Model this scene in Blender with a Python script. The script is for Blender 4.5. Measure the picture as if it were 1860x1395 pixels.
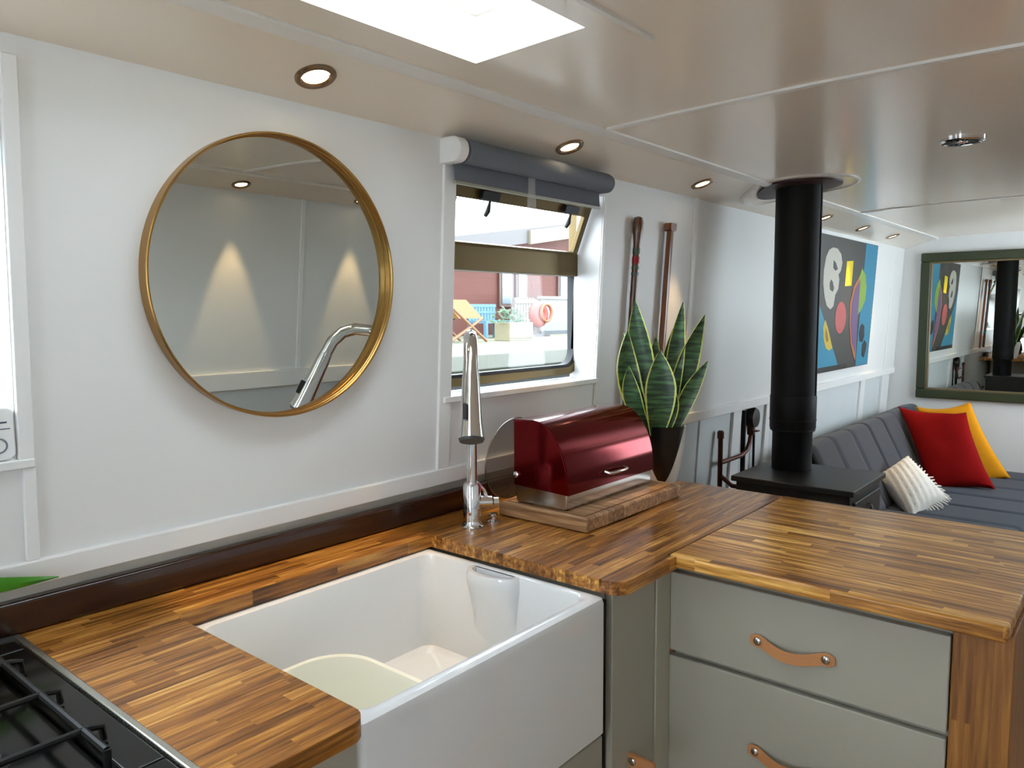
import bpy, bmesh, math, random
from math import sin, cos, pi, radians, sqrt
from mathutils import Vector, Matrix, noise
random.seed(7)
for o in list(bpy.data.objects): bpy.data.objects.remove(o)
S = bpy.context.scene
COL = S.collection

# ---------------------------------------------------------------- camera
YAW, PITCH, ROLL, FPX = radians(50.11), radians(5.35), radians(-.33), 1389.0
CAM = Vector((0, 0, 1.43))
fwd = Vector((sin(YAW)*cos(PITCH), cos(YAW)*cos(PITCH), -sin(PITCH)))
rt = fwd.cross(Vector((0, 0, 1))).normalized(); up = rt.cross(fwd)
rt2 = cos(ROLL)*rt + sin(ROLL)*up; up2 = -sin(ROLL)*rt + cos(ROLL)*up
cd = bpy.data.cameras.new('camera'); cam = bpy.data.objects.new('camera', cd); COL.objects.link(cam)
cd.sensor_width = 36; cd.lens = FPX/1860*36; cd.clip_start = .02; cd.clip_end = 200
M = Matrix((rt2, up2, -fwd)).transposed().to_4x4(); M.translation = CAM
cam.matrix_world = M; S.camera = cam

def at(px, py, ax, val):
    """point where the sight line through a photo pixel meets the plane axis=val"""
    d = fwd + rt2*((px-930)/FPX) - up2*((py-697.5)/FPX)
    return CAM + d*((val-CAM[ax])/d[ax])

# ---------------------------------------------------------------- world, exposure
S.view_settings.view_transform = 'Standard'; S.view_settings.look = 'None'
S.view_settings.gamma = 1; S.view_settings.use_curve_mapping = False
S.view_settings.exposure = 0.33
W = bpy.data.worlds.new('overcast_sky'); S.world = W; W.use_nodes = True
W.node_tree.nodes['Background'].inputs[0].default_value = (.78, .90, 1.0, 1)
W.node_tree.nodes['Background'].inputs[1].default_value = 9.0

WARM = (1.0, .68, .32)
SPOT_W = 18.0

# ---------------------------------------------------------------- helpers
def tag(o, label=None, cat=None, group=None, kind=None):
    if label: o['label'] = label
    if cat: o['category'] = cat
    if group: o['group'] = group
    if kind: o['kind'] = kind
    return o

class MB:
    def __init__(s): s.v = []; s.f = []
    def add(s, v, f):
        n = len(s.v); s.v += [Vector(p) for p in v]; s.f += [[i+n for i in q] for q in f]; return s
    def hexa(s, c): # 8 corners: bottom loop 4, top loop 4
        return s.add(c, [(3,2,1,0),(4,5,6,7),(0,1,5,4),(1,2,6,5),(2,3,7,6),(3,0,4,7)])
    def box(s, x0, x1, y0, y1, z0, z1):
        return s.hexa([(x0,y0,z0),(x1,y0,z0),(x1,y1,z0),(x0,y1,z0),(x0,y0,z1),(x1,y0,z1),(x1,y1,z1),(x0,y1,z1)])
    def obox(s, c, ax, ay, az): # centre, half-axis vectors
        c, ax, ay, az = map(Vector, (c, ax, ay, az))
        return s.hexa([c-ax-ay-az, c+ax-ay-az, c+ax+ay-az, c-ax+ay-az, c-ax-ay+az, c+ax-ay+az, c+ax+ay+az, c-ax+ay+az])
    def loft(s, rings, closed=True, cap0=True, cap1=True, loop=False):
        n = len(rings[0]); v = [p for r in rings for p in r]; f = []
        R_ = len(rings)
        for i in range(R_ if loop else R_-1):
            j = (i+1) % R_
            for k in range(n if closed else n-1):
                l = (k+1) % n
                f.append((i*n+k, i*n+l, j*n+l, j*n+k))
        if closed and not loop:
            if cap0: f.append(tuple(reversed(range(n))))
            if cap1: f.append(tuple((R_-1)*n+k for k in range(n)))
        return s.add(v, f)
    def cyl(s, a, b, r, r2=None, n=24):
        a, b = Vector(a), Vector(b); r2 = r if r2 is None else r2
        d = (b-a).normalized(); u = d.orthogonal().normalized(); w = d.cross(u)
        return s.loft([[a+(u*cos(t)+w*sin(t))*r for t in [2*pi*k/n for k in range(n)]],
                       [b+(u*cos(t)+w*sin(t))*r2 for t in [2*pi*k/n for k in range(n)]]])
    def tube(s, pts, r, n=16, up0=None):
        pts = [Vector(p) for p in pts]; rs = r if isinstance(r, (list, tuple)) else [r]*len(pts)
        rings = []; u = None
        for i, p in enumerate(pts):
            d = (pts[min(i+1, len(pts)-1)]-pts[max(i-1, 0)]).normalized()
            u = (d.orthogonal() if u is None else (u-d*u.dot(d))).normalized(); w = d.cross(u)
            rings.append([p+(u*cos(t)+w*sin(t))*rs[i] for t in [2*pi*k/n for k in range(n)]])
        return s.loft(rings)
    def lathe(s, prof, c=(0,0,0), ax=(0,0,1), n=40, loop=False):
        ax = Vector(ax).normalized(); u = ax.orthogonal().normalized(); w = ax.cross(u); c = Vector(c)
        return s.loft([[c+ax*h+(u*cos(t)+w*sin(t))*max(r, 1e-4) for t in [2*pi*k/n for k in range(n)]] for r, h in prof], loop=loop)
    def prism(s, pts, d): # extrude planar loop of 3d points by vector d
        pts = [Vector(p) for p in pts]; d = Vector(d); return s.loft([pts, [p+d for p in pts]])
    def mesh(s, name, off):
        me = bpy.data.meshes.new(name)
        me.from_pydata([tuple(p-off) for p in s.v], [], s.f)
        bm = bmesh.new(); bm.from_mesh(me)
        bmesh.ops.recalc_face_normals(bm, faces=bm.faces); bm.to_mesh(me); bm.free()
        me.polygons.foreach_set('use_smooth', [True]*len(me.polygons))
        me.set_sharp_from_angle(angle=radians(36)); me.update()
        return me

def finish(o, mat, bevel=0, seg=2, sub=0):
    if mat: o.data.materials.append(mat)
    if bevel:
        m = o.modifiers.new('bevel', 'BEVEL'); m.width = bevel; m.segments = seg; m.limit_method = 'ANGLE'; m.angle_limit = radians(36)
        m.harden_normals = True
    if sub:
        m = o.modifiers.new('sub', 'SUBSURF'); m.levels = m.render_levels = sub
    return o

class Thing:
    def __init__(s, name, label, cat, loc, group=None):
        s.o = bpy.data.objects.new(name, None); COL.objects.link(s.o); s.o.empty_display_size = .05
        s.loc = Vector(loc); s.o.location = s.loc; tag(s.o, label, cat, group)
    def part(s, name, mb, mat, parent=None, label=None, bevel=0, seg=2, sub=0, kind=None):
        o = bpy.data.objects.new(name, mb.mesh(name, s.loc)); COL.objects.link(o)
        o.parent = parent or s.o
        tag(o, label, kind=kind); return finish(o, mat, bevel, seg, sub)

def solo(name, mb, mat, label=None, cat=None, group=None, kind=None, bevel=0, seg=2, sub=0):
    xs = [p.x for p in mb.v]; ys = [p.y for p in mb.v]; zs = [p.z for p in mb.v]
    off = Vector(((min(xs)+max(xs))/2, (min(ys)+max(ys))/2, min(zs)))
    if kind == 'structure': off = Vector((0, 0, 0))
    o = bpy.data.objects.new(name, mb.mesh(name, off)); COL.objects.link(o); o.location = off
    tag(o, label, cat, group, kind); return finish(o, mat, bevel, seg, sub)

def struct(name, mb, mat, **k): return solo(name, mb, mat, kind='structure', **k)

def copy_tree(o, parent=None):
    c = o.copy(); COL.objects.link(c); c.parent = parent
    for ch in list(o.children): copy_tree(ch, c)
    return c

# ---------------------------------------------------------------- materials
def srgb(r, g, b):
    f = lambda c: (c/255/12.92) if c/255 <= .04045 else ((c/255+.055)/1.055)**2.4
    return (f(r), f(g), f(b), 1)

def mat(name, col, rough=.5, metal=0, coat=0, var=.0, vscale=8, bump=0, bscale=40, stretch=(1,1,1), spec=.5, sheen=0, emit=None):
    m = bpy.data.materials.new(name); m.use_nodes = True; nt = m.node_tree; N = nt.nodes; L = nt.links
    b = N['Principled BSDF']; b.inputs['Base Color'].default_value = col
    b.inputs['Roughness'].default_value = rough; b.inputs['Metallic'].default_value = metal
    b.inputs['Coat Weight'].default_value = coat; b.inputs['Coat Roughness'].default_value = .08
    b.inputs['Specular IOR Level'].default_value = spec; b.inputs['Sheen Weight'].default_value = sheen
    if emit: b.inputs['Emission Color'].default_value = emit[0]; b.inputs['Emission Strength'].default_value = emit[1]
    tc = N.new('ShaderNodeTexCoord'); mp = N.new('ShaderNodeMapping'); mp.inputs['Scale'].default_value = stretch
    L.new(tc.outputs['Object'], mp.inputs[0])
    if var:
        n = N.new('ShaderNodeTexNoise'); n.inputs['Scale'].default_value = vscale; n.inputs['Detail'].default_value = 4
        L.new(mp.outputs[0], n.inputs['Vector'])
        mx = N.new('ShaderNodeMix'); mx.data_type = 'RGBA'
        mx.inputs[6].default_value = [c*(1-var) for c in col[:3]]+[1]; mx.inputs[7].default_value = [min(1, c*(1+var)) for c in col[:3]]+[1]
        L.new(n.outputs[0], mx.inputs[0]); L.new(mx.outputs[2], b.inputs['Base Color'])
    if bump:
        n = N.new('ShaderNodeTexNoise'); n.inputs['Scale'].default_value = bscale; n.inputs['Detail'].default_value = 3
        L.new(mp.outputs[0], n.inputs['Vector'])
        bp = N.new('ShaderNodeBump'); bp.inputs['Strength'].default_value = bump; bp.inputs['Distance'].default_value = .004
        L.new(n.outputs[0], bp.inputs['Height']); L.new(bp.outputs[0], b.inputs['Normal'])
    return m

def mnode(nt, op, a, b=None):
    n = nt.nodes.new('ShaderNodeMath'); n.operation = op
    for i, x in enumerate((a, b)):
        if x is None: continue
        if isinstance(x, (int, float)): n.inputs[i].default_value = x
        else: nt.links.new(x, n.inputs[i])
    return n.outputs[0]

def staves(name, along, across, w, length, cols, rough=.32, coat=.25, grain=1.0, bump=.08):
    """glued wooden staves: strips running along one axis, random tones and joints"""
    m = bpy.data.materials.new(name); m.use_nodes = True; nt = m.node_tree; N = nt.nodes; L = nt.links
    b = N['Principled BSDF']; b.inputs['Roughness'].default_value = rough
    b.inputs['Coat Weight'].default_value = coat; b.inputs['Coat Roughness'].default_value = .15
    g = N.new('ShaderNodeNewGeometry'); sp = N.new('ShaderNodeSeparateXYZ'); L.new(g.outputs['Position'], sp.inputs[0])
    a, c = sp.outputs['XYZ'.index(along)], sp.outputs['XYZ'.index(across)]
    z = sp.outputs[[k for k in 'XYZ' if k not in (along, across)][0]]
    u = mnode(nt, 'DIVIDE', c, w); iu = mnode(nt, 'FLOOR', u)
    wn = N.new('ShaderNodeTexWhiteNoise'); wn.noise_dimensions = '1D'; L.new(iu, wn.inputs['W'])
    v = mnode(nt, 'ADD', mnode(nt, 'DIVIDE', a, length), mnode(nt, 'MULTIPLY', wn.outputs[0], 7.3)); iv = mnode(nt, 'FLOOR', v)
    cb = N.new('ShaderNodeCombineXYZ'); L.new(iu, cb.inputs[0]); L.new(iv, cb.inputs[1])
    w2 = N.new('ShaderNodeTexWhiteNoise'); w2.noise_dimensions = '2D'; L.new(cb.outputs[0], w2.inputs['Vector'])
    # grain
    cg = N.new('ShaderNodeCombineXYZ')
    L.new(mnode(nt, 'ADD', mnode(nt, 'MULTIPLY', a, 5.0), mnode(nt, 'MULTIPLY', w2.outputs[0], 40)), cg.inputs[0])
    L.new(mnode(nt, 'MULTIPLY', c, 90), cg.inputs[1]); L.new(mnode(nt, 'MULTIPLY', z, 90), cg.inputs[2])
    ng = N.new('ShaderNodeTexNoise'); ng.inputs['Scale'].default_value = 1.0; ng.inputs['Detail'].default_value = 5; ng.inputs['Roughness'].default_value = .62
    L.new(cg.outputs[0], ng.inputs['Vector'])
    mixv = mnode(nt, 'ADD', mnode(nt, 'MULTIPLY', w2.outputs[0], .40), mnode(nt, 'MULTIPLY', mnode(nt, 'SUBTRACT', ng.outputs[0], .36), 2.1*grain))
    cr = N.new('ShaderNodeValToRGB'); L.new(mixv, cr.inputs[0])
    e = cr.color_ramp.elements
    while len(e) < len(cols): e.new(.5)
    for i, (p, cl) in enumerate(cols): e[i].position = p; e[i].color = cl
    # joint lines
    fu = mnode(nt, 'FRACT', u); du = mnode(nt, 'MINIMUM', fu, mnode(nt, 'SUBTRACT', 1.0, fu))
    line = mnode(nt, 'LESS_THAN', du, .025)
    mx = N.new('ShaderNodeMix'); mx.data_type = 'RGBA'; L.new(mnode(nt, 'MULTIPLY', line, .18), mx.inputs[0])
    L.new(cr.outputs[0], mx.inputs[6]); mx.inputs[7].default_value = (.05, .02, .008, 1)
    L.new(mx.outputs[2], b.inputs['Base Color'])
    bp = N.new('ShaderNodeBump'); bp.inputs['Strength'].default_value = bump; bp.inputs['Distance'].default_value = .003
    L.new(ng.outputs[0], bp.inputs['Height']); L.new(bp.outputs[0], b.inputs['Normal'])
    return m

OAK = [(.0, srgb(68, 36, 10)), (.25, srgb(113, 68, 23)), (.50, srgb(154, 97, 36)), (.76, srgb(192, 134, 59)), (1.0, srgb(228, 177, 95))]
ACA = [(.0, srgb(77, 42, 12)), (.24, srgb(128, 79, 26)), (.48, srgb(173, 116, 45)), (.74, srgb(218, 161, 77)), (1.0, srgb(254, 208, 123))]
m_oakx = staves('butcher_block_lengthwise', 'X', 'Y', .021, .20, OAK)
m_oaky = staves('butcher_block_crosswise', 'Y', 'X', .022, .28, ACA)
m_board = staves('chopping_board_wood', 'Y', 'X', .036, .6, [(.0, srgb(116, 82, 54)), (.4, srgb(160, 120, 82)), (.75, srgb(192, 152, 110)), (1.0, srgb(214, 176, 130))], rough=.5, coat=.0)
m_boardend = mat('chopping_board_end_grain', srgb(140, 112, 88), .65, var=.3, vscale=60, stretch=(1, 1, .1), bump=.1)
m_post = staves('end_panel_wood', 'Z', 'Y', .03, .9, [(.0, srgb(104, 62, 18)), (.4, srgb(138, 88, 32)), (.75, srgb(160, 106, 44)), (1.0, srgb(176, 124, 60))], rough=.45, coat=.1)
m_mahog = mat('dark_mahogany', srgb(44, 18, 9), .2, coat=.5, var=.35, vscale=10, stretch=(.6, 12, 12), bump=.04)
m_floor = staves('oak_strip_floor', 'X', 'Y', .055, .42, [(.0, srgb(150, 104, 62)), (.4, srgb(184, 138, 92)), (.75, srgb(204, 160, 112)), (1.0, srgb(220, 182, 136))], rough=.4)
m_wall = mat('white_painted_boards', srgb(226, 226, 224), .38, var=.025, vscale=3, bump=.05, bscale=30, stretch=(.25, 1, 1))
m_trim = mat('white_gloss_trim', srgb(232, 232, 230), .3, var=.02, bump=.03, bscale=25, stretch=(.3, 1, 1))
m_ceil = mat('ceiling_gloss_paint', srgb(232, 221, 204), .24, coat=.2, var=.035, vscale=5, bump=.035, bscale=14, stretch=(.15, 1.2, 1))
m_ceilt = mat('ceiling_trim_paint', srgb(226, 223, 216), .3)
m_low = mat('grey_painted_lower_wall', srgb(206, 210, 210), .45, var=.04, bump=.05, stretch=(1, 1, .2))
m_sage = mat('sage_grey_paint', srgb(166, 163, 149), .42, var=.02, vscale=3, bump=.02)
m_sagel = mat('sage_grey_lit', srgb(176, 174, 156), .42)  # lighter copy of the sage paint, for the lit corner post
m_ceramic = mat('white_fireclay', srgb(232, 233, 234), .08, coat=.8, var=.01)
m_plastic = mat('white_plastic', srgb(232, 234, 232), .3)
m_basin = mat('cream_white_plastic', srgb(232, 234, 222), .35)
m_chrome = mat('polished_chrome', srgb(225, 226, 228), .06, metal=1)
m_steel = mat('brushed_steel', srgb(190, 186, 178), .16, metal=1)
m_tray = mat('smoky_clear_acrylic', srgb(96, 98, 92), .06); m_tray.node_tree.nodes['Principled BSDF'].inputs['Alpha'].default_value = .42
m_mirror = mat('silvered_glass', srgb(218, 222, 216), .006, metal=1)
m_brass = mat('brushed_brass', srgb(172, 134, 76), .28, metal=1, bump=.02, bscale=80)
m_bronze = mat('bronze_anodised_aluminium', srgb(100, 82, 46), .4, metal=.6)
m_rubber = mat('black_rubber', srgb(20, 20, 22), .6)
m_black = mat('matt_black_flue_paint', srgb(10, 11, 12), .6, bump=.03, spec=.25)
m_stove = mat('black_stove_steel', srgb(31, 30, 28), .42, var=.1, bump=.03)
m_collar = mat('dark_red_oxide_collar', srgb(48, 22, 22), .45)
m_enam = mat('black_enamel', srgb(8, 9, 9), .14, coat=.0, spec=.35)
m_iron = mat('black_cast_iron', srgb(15, 15, 16), .5, spec=.3, bump=.05, bscale=120)
m_alu = mat('silver_edge_strip', srgb(200, 200, 190), .25, metal=.9)
m_red = mat('candy_red_lacquer', srgb(104, 2, 8), .12, metal=.85, coat=.12)
m_redtop = m_red
m_black_pl = mat('black_plastic', srgb(18, 18, 20), .35)
m_copper = mat('oxidised_copper_pipe', srgb(84, 46, 32), .4, metal=.5)
m_blind = mat('slate_blue_blind_fabric', srgb(100, 105, 114), .7, var=.06, vscale=60, bump=.05, bscale=200)
m_leather = mat('tan_leather', srgb(192, 132, 84), .6, var=.14, vscale=25, bump=.1, bscale=150)
m_sofa = mat('charcoal_fabric', srgb(54, 58, 68), .9, var=.08, vscale=120, bump=.15, bscale=300, sheen=.1)
m_sofadark = mat('black_sofa_underside', srgb(22, 22, 25), .9)
m_cred = mat('crimson_velvet', srgb(134, 6, 5), .9, var=.12, vscale=10, bump=.15, bscale=90, spec=.15)
m_cyel = mat('mustard_cotton', srgb(226, 150, 24), .9, spec=.2, var=.08, vscale=30, bump=.2, bscale=200)
m_cwht = mat('ivory_knitted_cotton', srgb(232, 226, 216), .95, var=.06, vscale=40, bump=.3, bscale=120)
m_olive = mat('olive_green_frame', srgb(46, 54, 30), .4, bump=.03)
m_gold = mat('worn_gold_bead', srgb(120, 100, 70), .4, metal=.4)
m_soil = mat('potting_soil', srgb(40, 30, 22), .95, bump=.5)
m_oar = mat('varnished_hardwood', srgb(122, 70, 32), .28, coat=.5, var=.3, vscale=14, stretch=(8, 8, .6))
m_oard = mat('dark_varnished_hardwood', srgb(92, 54, 32), .28, coat=.5, var=.3, vscale=14, stretch=(8, 8, .6))
m_greenp = mat('bright_green_leaf', srgb(62, 132, 24), .4)
m_dark = mat('dark_gap', srgb(14, 12, 11), .9)
def flat(name, r, g, b, rough=.5): return mat(name, srgb(r, g, b), rough, var=.04, vscale=12)

m_glass = bpy.data.materials.new('window_glass'); m_glass.use_nodes = True
nt = m_glass.node_tree; nt.nodes.clear()
_o = nt.nodes.new('ShaderNodeOutputMaterial'); _m = nt.nodes.new('ShaderNodeMixShader'); _t = nt.nodes.new('ShaderNodeBsdfTransparent'); _g = nt.nodes.new('ShaderNodeBsdfGlossy')
_g.inputs['Roughness'].default_value = .02; _f = nt.nodes.new('ShaderNodeLayerWeight'); _f.inputs[0].default_value = .5
_pw = mnode(nt, 'ADD', mnode(nt, 'MULTIPLY', mnode(nt, 'POWER', _f.outputs['Facing'], 5.0), .5), .02)
nt.links.new(_pw, _m.inputs[0]); nt.links.new(_t.outputs[0], _m.inputs[1]); nt.links.new(_g.outputs[0], _m.inputs[2]); nt.links.new(_m.outputs[0], _o.inputs[0])
m_clear = mat('clear_plastic', (.9, .9, .9, 1), .1); m_clear.node_tree.nodes['Principled BSDF'].inputs['Alpha'].default_value = .18
m_lens = mat('lit_lamp_lens', (1, .9, .75, 1), .3, emit=((1, .80, .52, 1), 9.0))

# ---------------------------------------------------------------- hull geometry
X0, X1, YC = -1.9, 6.0, .47
def wy(z): return 1.375+(1.865-z)*.0533
def oy(z): return 2*YC-wy(z)
def cz(y):
    a = abs(y-YC)
    return 1.94-.016*(a/.71)**2 if a <= .71 else 1.924-(a-.71)*(.062/.195)
def lean(mb, x0, x1, z0, z1, d0, d1, side=0):
    """slab following the leaning wall; d = distance into the room from its face"""
    f = (lambda z, d: wy(z)-d) if side == 0 else (lambda z, d: oy(z)+d)
    return mb.hexa([(x0,f(z0,d0),z0),(x1,f(z0,d0),z0),(x1,f(z0,d1),z0),(x0,f(z0,d1),z0),
                    (x0,f(z1,d0),z1),(x1,f(z1,d0),z1),(x1,f(z1,d1),z1),(x0,f(z1,d1),z1)])
def holed(mb, x0, x1, z0, z1, holes, d0, d1, side):
    """wall slab with rectangular holes (x0,x1,z0,z1), sorted along x"""
    x = x0
    for h in holes:
        lean(mb, x, h[0], z0, z1, d0, d1, side)
        lean(mb, h[0], h[1], z0, max(h[2], z0+.001), d0, d1, side); lean(mb, h[0], h[1], h[3], z1, d0, d1, side)
        x = h[1]
    lean(mb, x, x1, z0, z1, d0, d1, side); return mb

WL = (-.36, .425, 1.195, 1.70)      # window over the hob
WM = (1.43, 2.112, 1.21, 1.80)      # window over the tap
WR1 = (-.60, -.35, 1.20, 1.70); WR2 = (4.15, 5.80, 1.00, 1.80)  # unseen openings, added and sized for the daylight they let in
struct('wall_left', holed(MB(), X0, X1, 1.0, 1.89, [WL, WM], 0, -.10, 0), m_wall)
struct('wall_left_lower', lean(MB(), X0, X1, 0, 1.0, -.035, -.12), m_low)
struct('wall_right', holed(MB(), X0, X1, 1.0, 1.89, [WR1, WR2], 0, -.10, 1), m_wall)
struct('wall_right_lower', lean(MB(), X0, X1, 0, 1.0, -.035, -.12, 1), m_low)
struct('wall_end', MB().box(X1, X1+.08, -.7, 1.65, 0, 2.05), m_wall)
mb = MB().box(X0-.08, X0, -.7, .08, 0, 2.05).box(X0-.08, X0, .86, 1.65, 0, 2.05).box(X0-.08, X0, .08, .86, 1.86, 2.05)
struct('wall_back', mb, m_wall)
struct('floor', MB().box(X0-.1, X1+.1, -.7, 1.65, -.06, 0), m_floor)

# ceiling with the skylight opening
SK = (.44, 1.176, .808, 1.073)
ys = sorted([YC-.905-.13, YC-.905, YC-.71]+[YC-.71+1.42*i/16 for i in range(1, 16)]+[YC+.71, YC+.905, YC+.905+.13, SK[2], SK[3]])
xs = [X0-.1, SK[0], SK[1], X1+.1]
def ceilstrip(mb, x0, x1, ya, yb, h=.09):
    za, zb = cz(ya), cz(yb)
    mb.hexa([(x0,ya,za),(x1,ya,za),(x1,yb,zb),(x0,yb,zb),(x0,ya,za+h),(x1,ya,za+h),(x1,yb,zb+h),(x0,yb,zb+h)])
def ceil_mesh():
    V = []; F = []; idx = {}
    def vid(x, y, t):
        k = (round(x, 4), round(y, 4), t)
        if k not in idx: idx[k] = len(V); V.append(Vector((x, y, cz(y)+t)))
        return idx[k]
    for i in range(3):
        for j in range(len(ys)-1):
            if ys[j+1]-ys[j] < 1e-6: continue
            hole = i == 1 and ys[j] >= SK[2]-1e-6 and ys[j+1] <= SK[3]+1e-6
            if hole: continue
            for t in (0, .09):
                F.append([vid(xs[i], ys[j], t), vid(xs[i+1], ys[j], t), vid(xs[i+1], ys[j+1], t), vid(xs[i], ys[j+1], t)])
    mb = MB(); mb.v = V; mb.f = F
    a, b, c, d = SK
    for (p, q) in (((a, c), (b, c)), ((b, c), (b, d)), ((b, d), (a, d)), ((a, d), (a, c))):
        mb.add([(p[0], p[1], cz(p[1])), (q[0], q[1], cz(q[1])), (q[0], q[1], cz(q[1])+.09), (p[0], p[1], cz(p[1])+.09)], [(0, 1, 2, 3)])
    return mb
struct('ceiling', ceil_mesh(), m_ceil)

# skylight: rim, raised frame and pane
t = Thing('skylight', 'blown-out bright rectangular skylight let into the white ceiling', 'skylight', ((SK[0]+SK[1])/2, (SK[2]+SK[3])/2, 1.94))
def ring_rect(mb, x0, x1, y0, y1, w, z0, z1):
    mb.box(x0-w, x1+w, y0-w, y0, z0, z1); mb.box(x0-w, x1+w, y1, y1+w, z0, z1)
    mb.box(x0-w, x0, y0, y1, z0, z1); return mb.box(x1, x1+w, y0, y1, z0, z1)
t.part('upstand', ring_rect(MB(), *SK, .03, 2.022, 2.055), m_ceilt)
t.part('pane', MB().box(SK[0]-.02, SK[1]+.02, SK[2]-.02, SK[3]+.02, 2.056, 2.062), m_glass)

# ceiling trims
def ctrim_x(mb, x0, x1, y, w, h=.006):
    ya, yb = y-w/2, y+w/2
    return mb.hexa([(x0,ya,cz(ya)-h),(x1,ya,cz(ya)-h),(x1,yb,cz(yb)-h),(x0,yb,cz(yb)-h),(x0,ya,cz(ya)+.004),(x1,ya,cz(ya)+.004),(x1,yb,cz(yb)+.004),(x0,yb,cz(yb)+.004)])
def ctrim_y(mb, x, w, h=.006, y0=YC-.69, y1=YC+.69):
    n = 18; rings = []
    for i in range(n+1):
        y = y0+(y1-y0)*i/n; z = cz(y)
        rings.append([(x-w/2, y, z+.003), (x+w/2, y, z+.003), (x+w/2-.002, y, z-h), (x-w/2+.002, y, z-h)])
    return mb.loft(rings)
struct('trim_1', ctrim_x(MB(), X0, X1, YC+.71, .036), m_ceilt, bevel=.002)
struct('trim_2', ctrim_x(MB(), X0, X1, YC-.71, .036), m_ceilt, bevel=.002)
struct('trim_3', ctrim_y(MB(), 1.80, .022), m_ceilt)
struct('trim_4', ctrim_y(MB(), 4.15, .022), m_ceilt)
mb = MB(); ctrim_x(mb, .3, 1.30, .742, .012); struct('trim_5', mb, m_ceilt)

# dado rails, battens
def dado(side):
    mb = MB(); f = (lambda z, d: wy(z)-d) if side == 0 else (lambda z, d: oy(z)+d)
    for z0, z1, d in ((.980, 1.022, .012),):
        lean(mb, X0, X1, z0, z1, d, -.03, side)
    return mb
struct('trim_0', lean(MB(), X0, 1.38, 1.8625, 1.8665, .0015, -.001), flat('joint_shadow_line', 120, 110, 102))  # thin darker strip paints the shadow line where wall meets ceiling
struct('trim_6', dado(0), m_trim, bevel=.003)
mb = MB(); lean(mb, X0, X1, .955, 1.036, .018, -.03, 1); struct('trim_7', mb, m_trim, bevel=.003)
n_t = [8]
def batten(x0, x1, z0, z1, d=.006, side=0, m=None, dd=-.0015):
    struct('trim_%d' % n_t[0], lean(MB(), x0, x1, z0, z1, d, dd, side), m or m_trim, bevel=.002); n_t[0] += 1
batten(1.385, 1.4285, 1.022, 1.868, .008)
batten(2.1135, 2.128, 1.022, 1.80, .006)
batten(2.745, 2.775, 1.022, 1.868, .006)
batten(5.72, 5.75, 1.022, 1.868, .004)
batten(3.31, 3.40, 0, .985, -.022, 0, None, -.04)
batten(3.70, 3.76, 0, .985, -.022, 0, None, -.04)
batten(2.98, 3.06, 0, .985, -.028, 0, m_low, -.04)
batten(5.30, 5.40, 0, .985, -.022, 0, None, -.04)
batten(5.80, 5.99, 0, .985, -.018, 0, None, -.04)
batten(.4265, .450, 1.195, 1.83, .010); batten(.432, .452, 1.022, 1.18, .008)
batten(2.235, 2.26, 1.036, 1.868, .006, 1)
batten(.9, .93, 1.036, 1.868, .006, 1); batten(3.25, 3.28, 1.036, 1.868, .006, 1)
struct('trim_%d' % n_t[0], MB().box(X1-.012, X1, YC-.93, YC+.93, 0, .09), m_trim); n_t[0] += 1

# ---------------------------------------------------------------- windows
def rrect(x0, x1, z0, z1, r, n=6):
    pts = []
    for cx, cz_, a0 in ((x1-r[0], z0+r[0], -90), (x1-r[1], z1-r[1], 0), (x0+r[2], z1-r[2], 90), (x0+r[3], z0+r[3], 180)):
        rr = abs({-90: r[0], 0: r[1], 90: r[2], 180: r[3]}[a0])
        for k in range(n+1):
            a = radians(a0+90*k/n); pts.append((cx+rr*cos(a), cz_+rr*sin(a)))
    return pts
def frame_loop(mb, outer, inner, y0, y1):
    R1 = [[(x, y0, z) for x, z in outer], [(x, y1, z) for x, z in outer], [(x, y1, z) for x, z in inner], [(x, y0, z) for x, z in inner]]
    return mb.loft(R1, loop=True)
# window 1, over the tap: a hopper light above a fixed pane with round lower corners
YW = 1.49
w = MB(); fo = rrect(1.40, 2.150, 1.222, 1.86, (.075, .01, .01, .075)); fi = rrect(1.425, 2.125, 1.247, 1.835, (.055, .006, .006, .055))
frame_loop(w, fo, fi, YW, YW+.035)
wf = struct('window_1', w, m_bronze, bevel=.003); tag(wf, 'bronze framed boat window with rounded lower corners behind the tap')
def wpart(name, mb, m, parent, bevel=0, label=None):
    o = bpy.data.objects.new(name, mb.mesh(name, Vector((0, 0, 0)))); COL.objects.link(o); o.parent = parent; tag(o, label); return finish(o, m, bevel)
gk = MB(); frame_loop(gk, rrect(1.425, 2.125, 1.247, 1.56, (.055, .004, .004, .055)), rrect(1.433, 2.112, 1.256, 1.552, (.05, .004, .004, .05)), YW+.004, YW+.03)
wpart('gasket', gk, m_rubber, wf)
wpart('transom', MB().box(1.425, 2.125, YW-.012, YW+.035, 1.548, 1.622), m_bronze, wf, .003)
wpart('pane', MB().box(1.428, 2.118, YW+.018, YW+.022, 1.25, 1.55), m_glass, wf)
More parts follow.
